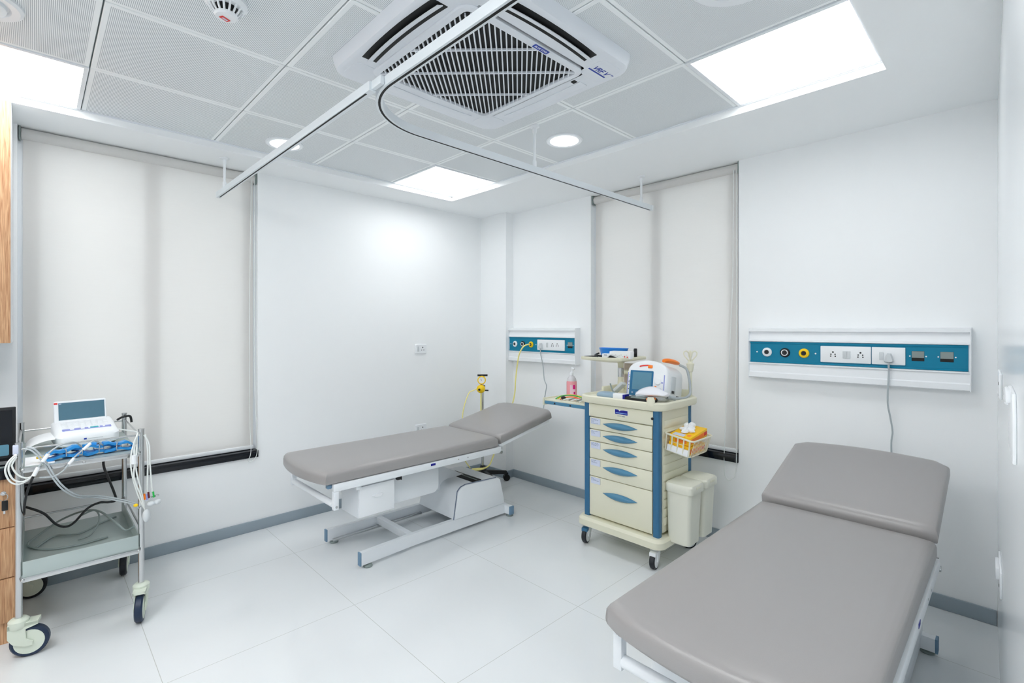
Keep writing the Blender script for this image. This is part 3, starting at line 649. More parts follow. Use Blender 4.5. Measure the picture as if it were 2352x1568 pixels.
# ------------------------------------------------------------------ suction stand
px_, py_ = -.335, -.30
t = thing('suction_stand', 'wheeled steel stand with a yellow suction regulator and gauge in the corner', 'stand', (px_, py_, 0))
MB().cyl((px_, py_, .10), (px_, py_, .965), .0135, seg=18).build('pole', 'steel', t)
MB().cyl((px_ - .035, py_ + .03, .975), (px_ + .035, py_ - .03, .975), .009, seg=12).cyl((px_, py_, .95), (px_, py_, .975), .016).build('top_bar', 'black', t)
MB().lathe([(.04, .075), (.045, .10), (.03, .125), (.018, .16)], (px_, py_, 0)).build('hub', 'black', t)
for k in range(5):
    a = 2 * PI * k / 5 - .50; d = Vector((math.cos(a), math.sin(a), 0)); p = Vector((px_, py_, 0)); n = Vector((-d.y, d.x, 0)); R_ = .225
    mb = MB(); mb.loft([[p + d * r_ + n * w_ + Vector((0, 0, za)), p + d * r_ - n * w_ + Vector((0, 0, za)), p + d * r_ - n * w_ * .7 + Vector((0, 0, zb_)), p + d * r_ + n * w_ * .7 + Vector((0, 0, zb_))] for r_, w_, za, zb_ in ((.03, .025, .075, .115), (.13, .02, .072, .104), (R_, .018, .066, .092))]); leg = mb.build('leg', 'black', t)
    q = p + d * R_; MB().cyl(q + n * .018 + Vector((0, 0, .03)), q - n * .018 + Vector((0, 0, .03)), .03, seg=18).box(q.x - .012, q.x + .012, q.y - .012, q.y + .012, .035, .075).build('caster', 'black', leg)
jx, jy = px_ - .045, py_ - .03
vd = Vector((-.70, -.71, 0))
rg = MB(); rg.ball((jx, jy, .858), .040, (1, 1, .96)); rg.cyl((jx, jy, .858), (px_, py_, .858), .014); rg = rg.build('regulator', 'yellow', t)
MB().cyl(Vector((jx, jy, .856)) + vd * .033 + Vector((-.008, .008, 0)), Vector((jx, jy, .856)) + vd * .048 + Vector((-.008, .008, 0)), .010).build('knob', 'black', rg)
MB().cyl((px_ - .01, py_ + .0, .87), (px_ + .01, py_ - .022, .87), .016).cyl((px_, py_, .84), (px_ + .045, py_ - .03, .836), .006).build('clamp', 'black', t)
gx_ = Vector((jx + .006, jy - .004, .937))
g1 = MB().lathe([(.037, -.012), (.038, .010), (.035, .014), (.029, .014), (.029, .010)], gx_, vd).build('gauge', 'yellow', t)
MB().lathe([(.029, .0), (.029, .011), (0, .011)], gx_, vd).build('dial', 'paper', g1)
MB().tube([gx_ + vd * .0125 + Vector((0, 0, -.004)), gx_ + vd * .0125 + Vector((-.006, .006, .012))], .0018, 6, smooth=False).build('needle', 'navy', g1)
MB().cyl((jx + .004, jy, .89), (jx + .004, jy, .91), .008).build('gauge_stem', 'black', t)
MB().tube([(jx - .03, jy + .02, .86), (-.45, -.31, .848), (-.489, -.30, .833), (-.529, -.30, .764), (-.558, -.30, .68), (-.567, -.30, .60), (-.565, -.30, .5), (-.57, -.31, .35), (-.56, -.33, .25), (-.52, -.35, .18)], .0045, 8).build('tubing', 'hose_y', t)
MB().tube([(jx + .006, jy + .005, .82), (jx + .004, jy + .005, .74), (jx + .006, jy + .006, .62), (jx + .0, jy, .45), (jx - .01, jy, .3)], .0065, 8).build('drain_tube', 'hose_y', t)
t2 = tag(MB().tube([(-.073, -.648, 1.257), (-.10, -.64, 1.256), (-.125, -.617, 1.240), (-.13, -.585, 1.20), (-.13, -.56, 1.15), (-.125, -.535, 1.06), (-.125, -.515, .936), (-.12, -.50, .82), (-.12, -.47, .71), (-.14, -.42, .5), (-.22, -.36, .3), (-.262, -.35, .21), (-.30, -.355, .165), (-.36, -.36, .15), (-.44, -.35, .158), (-.50, -.35, .165), (-.46, -.375, .155), (-.39, -.385, .155)], .0062, 10).build('suction_hose', 'hose_y', None, (-.12, -.5, .9)), 'pale yellow suction hose hanging from the yellow outlet of the short bed head panel', 'hose')

# ------------------------------------------------------------------ drug cart
cx0, cx1, cy0, cy1 = -.66, -.25, -2.235, -1.705
t = thing('medical_cart', 'cream and blue medical drawer cart on casters in front of the narrow window', 'medical cart', ((cx0 + cx1) / 2, (cy0 + cy1) / 2, 0))
cart = t
MB().box(cx0 + .02, cx1 - .01, cy0 + .02, cy1 - .02, .185, .918).build('cabinet_body', 'cream', t)
for (xx, yy) in ((cx0 + .018, cy0 + .016), (cx0 + .018, cy1 - .016), (cx1 - .018, cy0 + .016), (cx1 - .018, cy1 - .016)):
    ps = MB(); ps.loft([rrect(xx - .021, xx + .021, yy - .021, yy + .021, .012, z_) for z_ in (.18, .922)]); ps.build('corner_post', 'blue_post', t)
bp_ = MB(); bp_.loft([rrect(cx0 - .045 + i_, cx1 + .045 - i_, cy0 - .04 + i_, cy1 + .04 - i_, .055, z_) for i_, z_ in ((.02, .118), (.0, .128), (0, .165), (.012, .182))]); bp_.build('base_plate', 'cream', t)
tp = MB(); X0, X1, Y0, Y1 = cx0 - .035, cx1 + .05, cy0 - .045, cy1 + .04
tp.loft([rrect(X0 + i_, X1 - i_, Y0 + i_, Y1 - i_, r_, z_, 8) for i_, r_, z_ in ((.03, .06, .916), (.006, .075, .922), (.0, .08, .932), (0, .08, .962), (.008, .078, .970), (.020, .07, .968), (.030, .065, .958), (.05, .06, .955))]); tp.build('worktop_tray', 'cream', t)
MB().box(X0 + .26, X1 - .01, Y1 - .03, Y1 - .008, .955, 1.0, .009).box(X1 - .03, X1 - .008, Y0 + .06, Y1 - .05, .955, 1.005, .009).build('back_rim', 'cream', t)
MB().loft([[(X0 + .012 + dx, cy0 + .035 + dy, z_) for dx, dy in [(.016 * math.cos(a), .026 * math.sin(a)) for a in [2 * PI * k / 18 for k in range(18)]]] for z_ in (.95, .985)] + [[(X0 + .012 + dx * .7, cy0 + .035 + dy * .7, .999) for dx, dy in [(.016 * math.cos(a), .026 * math.sin(a)) for a in [2 * PI * k / 18 for k in range(18)]]]]).build('push_handle', 'cream', t)
fy0, fy1 = cy0 + .040, cy1 - .040
tpan = MB().box(cx0 - .002, cx0 + .02, fy0 - .006, fy1 + .006, .832, .914, .003).build('top_panel', 'cream', t)
TF = frame((cx0 - .002, 0, 0), (0, -1, 0), (0, 0, 1), (-1, 0, 0))
bd = MB(TF).prism(rr2(1.931, 2.041, .866, .901, .004), lambda u, v, q: (u, v, .0006 * q)).build('badge', 'cream_d', tpan)
lg = [(1.941, .898), (1.965, .898), (1.972, .8885), (1.984, .8945), (2.0, .8965), (2.031, .8955), (2.031, .869), (2.0, .869), (1.97, .8705), (1.944, .8695), (1.941, .873)]
MB(TF).prism(lg, lambda u, v, q: (u, v, .0006 + .0006 * q)).build('logo', 'navy', tpan)
MB(TF).box(1.946, 2.026, .8755, .8800, .0010, .0016).build('logo_line', 'sky_ink', tpan)
MB(TF).box(1.958, 1.988, .8575, .8605, .0, .0006).box(1.992, 2.012, .8565, .8605, .0, .0006).build('print', 'ink', tpan)
MB(TF).cyl((2.199, .872, 0), (2.199, .872, .004), .008).build('lock', 'black', tpan)
zz = [.828, .750, .673, .562, .446, .192]
for k in range(5):
    z1, z0 = zz[k] - .002, zz[k + 1] + .002
    d = MB().box(cx0 - .001, cx0 + .02, fy0, fy1, z0, z1, .003).build('drawer', 'cream', t)
    zc = (z0 + z1) / 2 + (.004 if k < 2 else .012 if k < 4 else .035)
    hn = MB(TF); rings = []
    for q in range(21):
        s_ = -1 + 2 * q / 20; wq = max(.0012, .0195 * (1 - abs(s_) ** 2.0)); dp = max(.001, .026 * (1 - abs(s_) ** 2.2))
        u = 1.9735 + .1245 * s_
        rings.append([(u, zc + wq * .95, -.001), (u, zc + wq * .75, dp * .6), (u, zc + wq * .2, dp), (u, zc - wq * .55, dp * .92), (u, zc - wq, dp * .55), (u, zc - wq * .8, -.001)])
    hn.loft(rings); hn.build('handle', 'blue_handle', d, ang=60)
    zl1 = z1 - .004; zl0 = zl1 - min(.040, (z1 - z0) * .52)
    lb = MB(TF).box(1.757, 1.829, zl0, zl1, .0, .0022).build('label_card', 'lav', d)
    sc_ = MB(TF)
    for r_ in range(5 if k == 0 else 3):
        u_ = 1.761
        for _ in range(random.randint(2, 4)):
            wl = random.uniform(.006, .017); zr = zl1 - .006 - r_ * .0068
            if u_ + wl < 1.826: sc_.box(u_, u_ + wl, zr - .0011, zr + .0011, .0020, .0026)
            u_ += wl + .003
    sc_.build('handwriting', 'ink', lb)
# louvred side panel
sd = MB().box(cx0 + .045, cx1 - .04, cy0 - .002, cy0 + .021, .2, .915).build('side_panel', 'cream', t)
mb = MB()
for k in range(12): mb.box(cx0 + .06, cx1 - .055, cy0 - .006, cy0 + .0, .24 + k * .052, .285 + k * .052, .004)
mb.build('louvre', 'cream', t)
def caster(x, y, r, ang, par, tyre, fork, hub='white', wd=.03, brake=None, off=None, ztop=.12):
    d = Vector((math.cos(ang), math.sin(ang), 0)); n = Vector((-d.y, d.x, 0)); off = r * .55 if off is None else off
    c = Vector((x, y, 0)) + d * off + Vector((0, 0, r))
    f = MB(); z_ = Vector((0, 0, 1))
    f.cyl((x, y, ztop - .012), (x, y, ztop), r * .5); f.cyl((x, y, r * 1.75), (x, y, ztop - .008), r * .42)
    for sg in (-1, 1):
        f.loft([[c + n * sg * (wd / 2 + .002 + q * .006) + d * a + z_ * b_ for a, b_ in ((-off - r * .42, r * 1.0), (-off - r * .3, r * .45), (-.2 * r, -r * .22), (r * .22, -r * .1), (r * .1, r * .35), (-off + r * .5, r * .95))] for q in (0, 1)])
    top = [(-off - r * .42, r * 1.0), (-off + r * .55, r * 1.0)]
    f.loft([[c + n * sg * (wd / 2 + .008) + d * a + z_ * b_ for a, b_ in ((-off - r * .42, r * 1.05), (r * .15, r * 1.1), (r * .1, r * 1.02), (-off - r * .42, r * .78))] for sg in (-1, 1)])
    o = f.build('caster', fork, par)
    MB().lathe([(r * .72, -wd / 2), (r * .9, -wd / 2), (r, -wd / 2 + .005), (r, wd / 2 - .005), (r * .9, wd / 2), (r * .72, wd / 2)], c, n, 32).build('wheel', tyre, o)
    MB().lathe([(.0, -wd / 2 - .001), (r * .2, -wd / 2 - .002), (r * .82, -wd / 2 - .0005), (r * .82, wd / 2 + .0005), (r * .2, wd / 2 + .002), (0, wd / 2 + .001)], c, n, 28).build('hub', hub, o)
    if brake: MB(frame(Vector((x, y, r * 1.85)) + d * (r * .75), d, n, z_)).box(-.035, .02, -.02, .02, -.014, .012, .006).build('brake_pedal', brake, o)
    return o
caster(cx0 + .02, cy1 - .005, .05, math.radians(196), t, 'tyre_k', 'white', 'white', .032, 'blue_post', .02)
caster(cx0 + .02, cy0 + .03, .05, math.radians(192), t, 'tyre_k', 'white', 'white', .032, 'white', .02)
caster(cx1 - .02, cy0 + .03, .05, math.radians(-60), t, 'tyre_k', 'white', 'white', .026, None, .02)
caster(cx1 - .02, cy1 - .02, .05, math.radians(60), t, 'tyre_k', 'white', 'white', .026, None, .02)
# pull-out side shelf
ps = MB().box(-.625, -.30, -1.70, -1.315, .880, .896, .003).build('pull_out_shelf', 'cream', t)
MB().box(-.632, -.622, -1.70, -1.325, .862, .884, .002).build('runner', 'blue_handle', ps)
MB().box(-.635, -.295, -1.32, -1.308, .852, .904, .003).build('shelf_lip', 'cream', ps)
for q in (-1.42, -1.56): MB().box(-.634, -.631, q - .006, q + .006, .868, .878).build('screw', 'black', ps)
# equipment shelf on pole
MB().lathe([(.024, .93), (.022, 1.02), (.020, 1.03), (.020, 1.075)], (-.25, -1.711, 0)).build('shelf_pole', 'cream', t)
MB().cyl((-.25, -1.711, 1.055), (-.25, -1.711, 1.12), .0215).build('pole_collar', 'steel', t)
MB().lathe([(.020, 1.115), (.021, 1.15), (.03, 1.16)], (-.25, -1.711, 0)).build('pole_head', 'cream', t)
MB().cyl((-.235, -1.735, 1.09), (-.225, -1.775, 1.09), .018).build('clamp_knob', 'cream', t)
es = MB(); es.loft([rrect(-.455 + i_, -.115 - i_, -1.845 + i_, -1.505 - i_, .02, z_) for i_, z_ in ((.12, 1.160), (.03, 1.175), (.004, 1.180), (0, 1.186), (0, 1.200), (.006, 1.202), (.010, 1.190))]); es.build('equipment_shelf', 'cream', t)
# drip pole with hooks on the rear corner
hx_, hy_ = -.232, -2.222
MB().lathe([(.012, .93), (.012, 1.12), (.017, 1.125), (.022, 1.16), (.024, 1.165), (.024, 1.175), (.015, 1.18), (.010, 1.20)], (hx_, hy_, 0)).build('drip_pole', 'cream', t)
for k in range(4):
    a = k * PI / 2 + .6; c, s_ = math.cos(a), math.sin(a)
    MB().tube([(hx_ + r_ * c, hy_ + r_ * s_, z_) for r_, z_ in ((.006, 1.185), (.016, 1.20), (.036, 1.225), (.040, 1.245), (.026, 1.255), (.012, 1.243), (.008, 1.215))], .004, 8).build('drip_hook', 'cream', t)
# resuscitation board on the back
bk = thing('back_board', 'beige resuscitation board standing at the back of the medical cart', 'board', (-.185, -1.90, .5))
MB().box(-.192, -.180, -1.90, -1.70, .50, 1.150, .004).build('board', 'beige', bk)
MB().box(-.196, -.177, -1.903, -1.872, 1.10, 1.154, .004).build('grip', 'black', bk)

# things on the cart
wtz = .9555
def rz(v, a=math.radians(5)): return (v[0] * math.cos(a) - v[1] * math.sin(a), v[0] * math.sin(a) + v[1] * math.cos(a), v[2])
TD = frame((-.53, -2.075, wtz + .001), rz((0, -1, 0)), rz((math.sin(.17), 0, math.cos(.17))), rz((math.cos(.17), 0, -math.sin(.17))))   # u right, v up, w back
t = thing('defibrillator', 'white arched defibrillator monitor with a blue screen on the medical cart', 'defibrillator', (-.42, -2.035, wtz))
def arch(s_=1.0, ins=0.0):
    hw = .135 * s_ - ins; pts = [(-hw + .015, ins * .5), (hw - .015, ins * .5), (hw, .015), (hw, .165)]
    for k in range(1, 14):
        a = math.radians(180 * k / 14); pts.append((hw * math.cos(a), .165 + (.082 - ins) * math.sin(a) ** .85))
    return pts + [(-hw, .165), (-hw, .015)]
b = MB(TD); b.loft([[(u, v, w_) for u, v in arch(1, i_)] for i_, w_ in ((.012, -.006), (.004, -.001), (0, .006), (0, .03))] + [[(u * .97, v * (.965 if v > .1 else 1), w_) for u, v in arch(1, 0)] for w_ in (.06, .235)] + [[(u * .9, v * .93, .255) for u, v in arch(1, 0)]]); body = b.build('body', 'white', t)
MB(TD).prism(rr2(-.112, .044, .022, .180, .006), lambda u, v, q: (u, v, -.0072 + .002 * q)).build('screen_bezel', 'lcd_d', t)
MB(TD).prism(rr2(-.094, .032, .060, .170, .003), lambda u, v, q: (u, v, -.0082 + .002 * q)).build('screen', 'lcd', t)
kb = MB(TD)
for k in range(5): kb.lathe([(.006, 0), (.006, .0014), (.004, .0018)], (-.090 + k * .029, .040, -.0072), (0, 0, -1), 14)
kb.build('soft_key', 'shadeblue', t)
MB(TD).prism(rr2(.052, .112, .03, .165, .004), lambda u, v, q: (u, v, -.007 + .0014 * q)).build('control_panel', 'paper', t)
MB(TD).lathe([(.022, 0), (.022, .006), (.017, .010), (0, .010)], (.076, .118, -.0065), (0, 0, -1), 24).build('dial', 'white', t)
for u, v, m_ in ((.103, .112, 'violet'), (.092, .072, 'violet'), (.082, .048, 'ink'), (.095, .048, 'orange'), (.062, .085, 'orange')): MB(TD).box(u - .006, u + .006, v - .004, v + .004, -.0085, -.0065, .001).build('button', m_, t)
MB(TD).box(.112, .118, .03, .16, -.0072, -.0055).build('stripe', 'violet', t)
MB(TD).box(-.129, -.124, .03, .165, -.0065, -.004).build('indicator_strip', 'violet', t)
for v, m_ in ((.148, 'violet'), (.138, 'green'), (.112, 'ink'), (.104, 'black'), (.085, 'ink'), (.06, 'black')): MB(TD).box(-.120, -.116, v - .003, v + .003, -.0080, -.0058).build('indicator', m_, t)
sl = [(-.070, .190), (.085, .186), (.072, .202), (.035, .217), (-.01, .221), (-.045, .211)]
MB(TD).prism(sl, lambda u, v, q: (u, v, -.0046 + .004 * q)).build('handle_recess', 'grey_d', t)
MB(TD).loft([[(u, .203 + dv + .012 * (1 - (u / .06) ** 2), -.006 + dw) for dv, dw in ((-.004, -.002), (.004, -.002), (.004, .006), (-.004, .006))] for u in (-.052, -.03, 0, .02)]).build('left_paddle_grip', 'red', t)
MB(TD).box(.004, .034, .197, .217, -.009, .0, .003).build('paddle_latch', 'orange', t)
pd = MB(); pd.loft([[(x_ + a_ * .0, -2.158 + .022 * math.cos(q) * s_, z_ + .014 * math.sin(q) * s_) for q in [2 * PI * k / 14 for k in range(14)]] for x_, z_, s_, a_ in ((-.455, 1.196, .5, 0), (-.44, 1.2, .9, 0), (-.39, 1.196, 1.1, 0), (-.33, 1.186, 1.1, 0), (-.285, 1.176, .9, 0), (-.27, 1.172, .45, 0))]); pd.build('paddle', 'orange', t)
MB(TD).box(.126, .134, .05, .16, .06, .13, .003).build('side_cover', 'plug', t)
MB(TD).box(.128, .1355, .055, .073, .07, .11, .002).build('port', 'black', t); MB(TD).box(.125, .1335, .036, .044, .15, .19, .001).build('port', 'black', t)
# coiled cable
cb = thing('coiled_cable', 'grey coiled cable looping down beside the defibrillator on the medical cart', 'cable', (-.4, -2.2, wtz))
MB().tube([(-.27, -2.165, 1.165), (-.252, -2.205, 1.14), (-.255, -2.225, 1.08), (-.262, -2.235, 1.03), (-.285, -2.245, .985), (-.37, -2.25, .970), (-.47, -2.24, .975)], .008, 8).tube([(-.545, -2.225, .99), (-.585, -2.19, 1.0), (-.63, -2.14, .998), (-.645, -2.08, .99)], .008, 8).build('cord', 'grey_cord', cb)
hp = []
for k in range(14 * 10 + 1):
    a = 2 * PI * k / 10; q = k / 140; ct = Vector((-.47, -2.24, .975)).lerp(Vector((-.545, -2.225, .99)), q); hp.append(ct + Vector((0, .011 * math.cos(a), .011 * math.sin(a))))
MB().tube(hp, .0028, 6, smooth=False).build('coil', 'grey_cord', cb)
# clear bag over black paddle case
bg_ = thing('paddle_case', 'black paddle case with orange trim lying at the front of the cart tray', 'case', (-.62, -2.10, wtz))
MB().box(-.66, -.57, -2.185, -2.005, wtz + .001, wtz + .028, .010).build('case', 'black', bg_)
MB().box(-.663, -.60, -2.19, -2.155, wtz + .018, wtz + .034, .006).build('trim_strip', 'orange', bg_)
MB().box(-.662, -.61, -2.15, -2.05, wtz + .024, wtz + .033, .003).build('top_plate', 'grey_d', bg_)
pb = MB(); rings = []
for k in range(9):
    q = k / 8; yy = -2.055 - .205 * q; hgt = .022 + .034 * math.sin(PI * min(1, q * 1.1)) ; lo = .020
    rings.append([(-.655 + .012 * math.sin(3 * q * PI), yy, wtz + .036 + lo * q), (-.63, yy - .01, wtz + .040 + hgt * .7), (-.59, yy, wtz + .044 + hgt * .95), (-.555, yy, wtz + .045 + hgt * .9), (-.545, yy, wtz + .04), (-.60, yy, wtz + .037)])
bagm = pb.loft(rings).build('plastic_bag', 'steelcord', None, (-.6, -2.1, wtz + .05), ang=80); bagm.modifiers.new('smooth', 'SUBSURF').levels = 2; bagm.modifiers[0].render_levels = 2
tag(bagm, 'crumpled translucent white bag draped over the black paddle case below the screen', 'plastic bag')
# face mask
mk = MB(); mk.loft([[(-.595 + .045 * math.cos(q) * s_, -1.835 + .078 * math.sin(q) * s_, z_) for q in [2 * PI * k / 24 for k in range(24)]] for s_, z_ in ((.92, wtz + .001), (1.0, wtz + .010), (.95, wtz + .022), (.75, wtz + .032), (.4, wtz + .037))])
tag(mk.build('cushion_pad', 'shadeblue', None, (-.595, -1.835, wtz)), 'oval slate blue pad lying at the left front of the cart tray', 'pad')
wb = thing('gel_box', 'small white box with a navy end at the front of the cart tray', 'box', (-.625, -1.95, wtz))
MB().box(-.65, -.60, -1.995, -1.915, wtz + .001, wtz + .038, .003).build('carton', 'paper', wb); MB().box(-.651, -.599, -2.004, -1.986, wtz + .001, wtz + .037, .003).build('end_panel', 'navy', wb)
hd_ = thing('cable_connector', 'pale grey handheld sensor with cables behind the pad on the cart tray', 'device', (-.38, -1.80, wtz))
MB(frame((-.40, -1.80, wtz + .045), (-.1, -.77, .62), (-.9, .3, .2), (-.3, -.55, -.75))).box(-.05, .05, -.02, .02, -.012, .012, .005).build('case', 'plug', hd_)
MB().tube([(-.40, -1.725, 1.02), (-.405, -1.74, .99), (-.42, -1.765, .965), (-.44, -1.80, .95), (-.46, -1.86, .947), (-.47, -1.92, .95)], .005, 8).build('cable', 'grey_d', hd_)
# on the pull-out shelf
bt = thing('sanitiser_bottle', 'clear pump bottle of pink gel on the pull-out shelf of the cart', 'bottle', (-.35, -1.345, .896))
bo = Vector((-.35, -1.345, .897))
MB().lathe([(.036, 0), (.039, .004), (.039, .100), (.037, .108)], bo).build('gel', 'pinkliq', bt)
MB().lathe([(.0372, .108), (.033, .125), (.022, .140), (.014, .147), (.014, .152)], bo).build('shoulder', 'clear', bt)
pm = MB().lathe([(.015, .150), (.015, .168), (.010, .174), (.006, .18), (.005, .195)], bo).build('pump', 'white', bt)
MB().tube([bo + Vector((.012, -.004, .203)), bo + Vector((0, 0, .204)), bo + Vector((-.012, -.022, .204)), bo + Vector((-.014, -.034, .199))], .006, 8).build('nozzle', 'white', pm)
for (a0, a1, z0, z1, m_) in ((200, 262, .012, .082, 'labelp'), (232, 258, .05, .082, 'magenta'), (240, 258, .012, .03, 'magenta')):
    n = 8; rr_ = .0396 if m_ == 'labelp' else .0400
    q = MB()
    for k in range(n):
        A = math.radians(a0 + (a1 - a0) * k / n); B = math.radians(a0 + (a1 - a0) * (k + 1) / n)
        q.quad(bo + Vector((rr_ * math.cos(A), rr_ * math.sin(A), z0)), bo + Vector((rr_ * math.cos(B), rr_ * math.sin(B), z0)), bo + Vector((rr_ * math.cos(B), rr_ * math.sin(B), z1)), bo + Vector((rr_ * math.cos(A), rr_ * math.sin(A), z1)))
    q.build('label', m_, bt)
ld = thing('monitor_leads', 'tangle of coloured and grey monitoring leads on the pull-out shelf beside the bottle', 'cables', (-.5, -1.5, .897))
zc_ = .9005
for pts, m_ in (([(-.60, -1.40, zc_), (-.57, -1.43, zc_ + .02), (-.54, -1.48, zc_ + .028), (-.52, -1.54, zc_ + .022), (-.5, -1.6, zc_)], 'green'), ([(-.59, -1.41, zc_), (-.56, -1.44, zc_ + .022), (-.53, -1.49, zc_ + .03), (-.51, -1.56, zc_ + .02), (-.50, -1.62, zc_)], 'yellow'), ([(-.60, -1.44, zc_), (-.56, -1.47, zc_ + .014), (-.54, -1.52, zc_ + .018), (-.53, -1.58, zc_ + .006)], 'orange'), ([(-.57, -1.5, zc_), (-.55, -1.54, zc_ + .012), (-.53, -1.6, zc_ + .004)], 'red')): MB().tube(pts, .004, 7).build('lead', m_, ld)
for k in range(6):
    yo_ = -1.47 - .035 * k
    MB().tube([(-.60 + .02 * (k % 2), yo_, zc_), (-.575, yo_ - .03, zc_ + .012), (-.56, yo_ - .07, zc_ + .008), (-.50, yo_ - .09, zc_ + .012), (-.42, yo_ - .05, zc_)], .0042, 7).build('lead', 'grey_d' if k % 2 else 'white_cord', ld)
MB().ball((-.585, -1.46, zc_ + .012), .016, (1, 1.2, .8)).build('connector', 'black', ld)
# equipment shelf load
kz = 1.1905
kt = MB(); kt.loft([[(-.215 + (.075 * math.cos(q) - .03 * math.cos(2 * q)) * s_ * .8, -1.615 + .12 * math.sin(q) * s_, z_) for q in [2 * PI * k / 32 for k in range(32)]] for s_, z_ in ((.78, kz + .0005), (.86, kz + .02), (.98, kz + .062), (1.02, kz + .066), (1.0, kz + .067), (.95, kz + .062), (.80, kz + .012))])
tag(kt.build('kidney_tray', 'bluetray', None, (-.21, -1.64, kz)), 'bright blue kidney tray on the raised shelf above the medical cart', 'tray')
c1 = thing('carton', 'larger white printed carton at the right on the raised shelf', 'box', (-.34, -1.79, kz), 'white cartons on the raised shelf')
T1 = frame((-.335, -1.775, kz), (.25, -.968, 0), (.968, .25, 0), (0, 0, 1))
MB(T1).box(-.075, .075, -.04, .04, .0005, .052, .004).build('carton', 'paper', c1)
p_ = MB(T1)
for k in range(9): p_.box(-.06 + .013 * k, -.051 + .013 * k, -.0408, -.0395, .014 + .006 * (k % 3), .018 + .006 * (k % 3))
p_.build('print', 'plug', c1); MB(T1).box(.03, .038, -.0409, -.0394, .012, .020).box(.048, .058, -.0409, -.0394, .010, .018).build('red_print', 'red', c1)
c2_ = thing('carton', 'smaller white carton in front of the blue kidney tray', 'box', (-.40, -1.71, kz), 'white cartons on the raised shelf')
T2 = frame((-.405, -1.705, kz), (.1, -.995, 0), (.995, .1, 0), (0, 0, 1)); MB(T2).box(-.032, .032, -.02, .02, .0005, .036, .003).build('carton', 'paper', c2_); MB(T2).box(-.015, .008, -.0207, -.0195, .024, .029).build('print', 'ink', c2_)
tag(MB().tube([(-.435, -1.53, kz + .006), (-.43, -1.57, kz + .010), (-.41, -1.62, kz + .012), (-.39, -1.60, kz + .018), (-.36, -1.64, kz + .012), (-.35, -1.68, kz + .008)], .007, 8).box(-.44, -.41, -1.585, -1.545, kz + .0005, kz + .009, .003).tube([(-.38, -1.58, kz + .008), (-.33, -1.55, kz + .02), (-.30, -1.56, kz + .03)], .006, 8).build('black_strap', 'black', None, (-.40, -1.6, kz)), 'black strap and tubing at the left end of the raised shelf', 'strap')
tag(MB().tube([(-.435, -1.74, kz + .012), (-.44, -1.755, kz + .020), (-.43, -1.775, kz + .012), (-.425, -1.79, kz + .007)], .0068, 8).box(-.45, -.43, -1.765, -1.735, kz + .0005, kz + .014, .003).build('black_clip', 'black', None, (-.435, -1.76, kz)), 'small black clip hanging at the front edge of the raised shelf between the cartons', 'clip')
tag(MB().lathe([(.030, -.012), (.034, -.008), (.034, .008), (.030, .012), (.012, .012), (.012, -.012)], (-.20, -1.80, kz + .0345), (.5, -.85, 0), 24, False).build('black_tape_roll', 'black', None, (-.20, -1.80, kz)), 'black roll standing at the right end of the raised shelf', 'tape')

# glove basket and bins on the cart side
gb = thing('wire_basket', 'cream slatted basket hooked on the right side of the medical cart', 'basket', (-.48, -2.34, .69))
bx0, bx1, by0, by1 = -.61, -.36, -2.425, -2.247
TB = Matrix.Translation((0, by1, .79)) @ Matrix.Rotation(math.radians(9), 4, 'X') @ Matrix.Translation((0, -by1, -.79))
mb = MB(TB); mb.tube([Vector(p) for p in rrect(bx0, bx1, by0, by1, .02, .79)], .0055, 8, True, False); mb.build('rim', 'cream', gb)
mb = MB(TB); mb.box(bx0 + .02, bx1 - .02, by0 + .02, by1 - .02, .688, .692)
mb.tube([Vector(p) for p in rrect(bx0 + .015, bx1 - .015, by0 + .015, by1 - .012, .02, .692)], .004, 8, True, False); mb.build('floor', 'cream', gb)
mb = MB(TB)
for k in range(13):
    x_ = bx0 + .02 + (bx1 - bx0 - .04) * k / 12
    mb.tube([(x_, by0, .79), (x_, by0 + .013, .692)], .0017, 6, smooth=False)
for k in range(5):
    y_ = by0 + .02 + (by1 - by0 - .035) * k / 4
    mb.tube([(bx0, y_, .79), (bx0 + .013, y_, .692)], .0045, 6, smooth=False); mb.tube([(bx1, y_, .79), (bx1 - .013, y_, .692)], .0045, 6, smooth=False)
mb.build('slats', 'cream', gb)
def glove_box(T, origin, label, tuft):
    g_ = thing('glove_box', label, 'glove box', origin, 'yellow glove boxes in the basket')
    MB(T).box(-.10, .10, -.065, .065, 0, .05, .002).build('carton', 'glove_y', g_)
    MB(T).box(-.095, .06, -.0657, -.064, .012, .038).build('side_print', 'orange', g_); MB(T).box(-.1006, -.099, -.04, .03, .01, .03).build('end_print', 'orange', g_)
    MB(T).box(-.098, -.06, -.02, .05, .0495, .0506).build('top_print', 'lav', g_); MB(T).box(-.08, -.055, -.05, -.03, .0495, .0506).build('top_mark', 'orange', g_)
    MB(T).box(.06, .095, -.0658, -.064, .014, .036).build('side_mark', 'red', g_)
    if tuft:
        q = MB(T)
        for (u, v, r_, ph, hh) in ((-.01, .0, .046, 0, .022), (.03, .012, .040, 1.2, .030)):
            q.loft([[(u + r_ * s_ * (1 + .22 * math.cos(4 * a + ph) + .12 * math.cos(7 * a - ph)) * math.cos(a), v + .85 * r_ * s_ * (1 + .22 * math.cos(4 * a + ph) + .12 * math.cos(7 * a - ph)) * math.sin(a), .0505 + hh * w_ * (1 + .25 * math.cos(3 * a + ph))) for a in [2 * PI * k / 40 for k in range(40)]] for s_, w_ in ((.7, 0), (1.0, .35), (.92, .7), (.6, .95), (.2, 1.05))])
        q.build('pulled_glove', 'paper', g_)
glove_box(TB @ frame((-.485, -2.335, .694), (1, .0, 0), (0, 1, .0), (0, 0, 1)), (-.485, -2.335, .694), 'lower yellow glove box inside the basket', False)
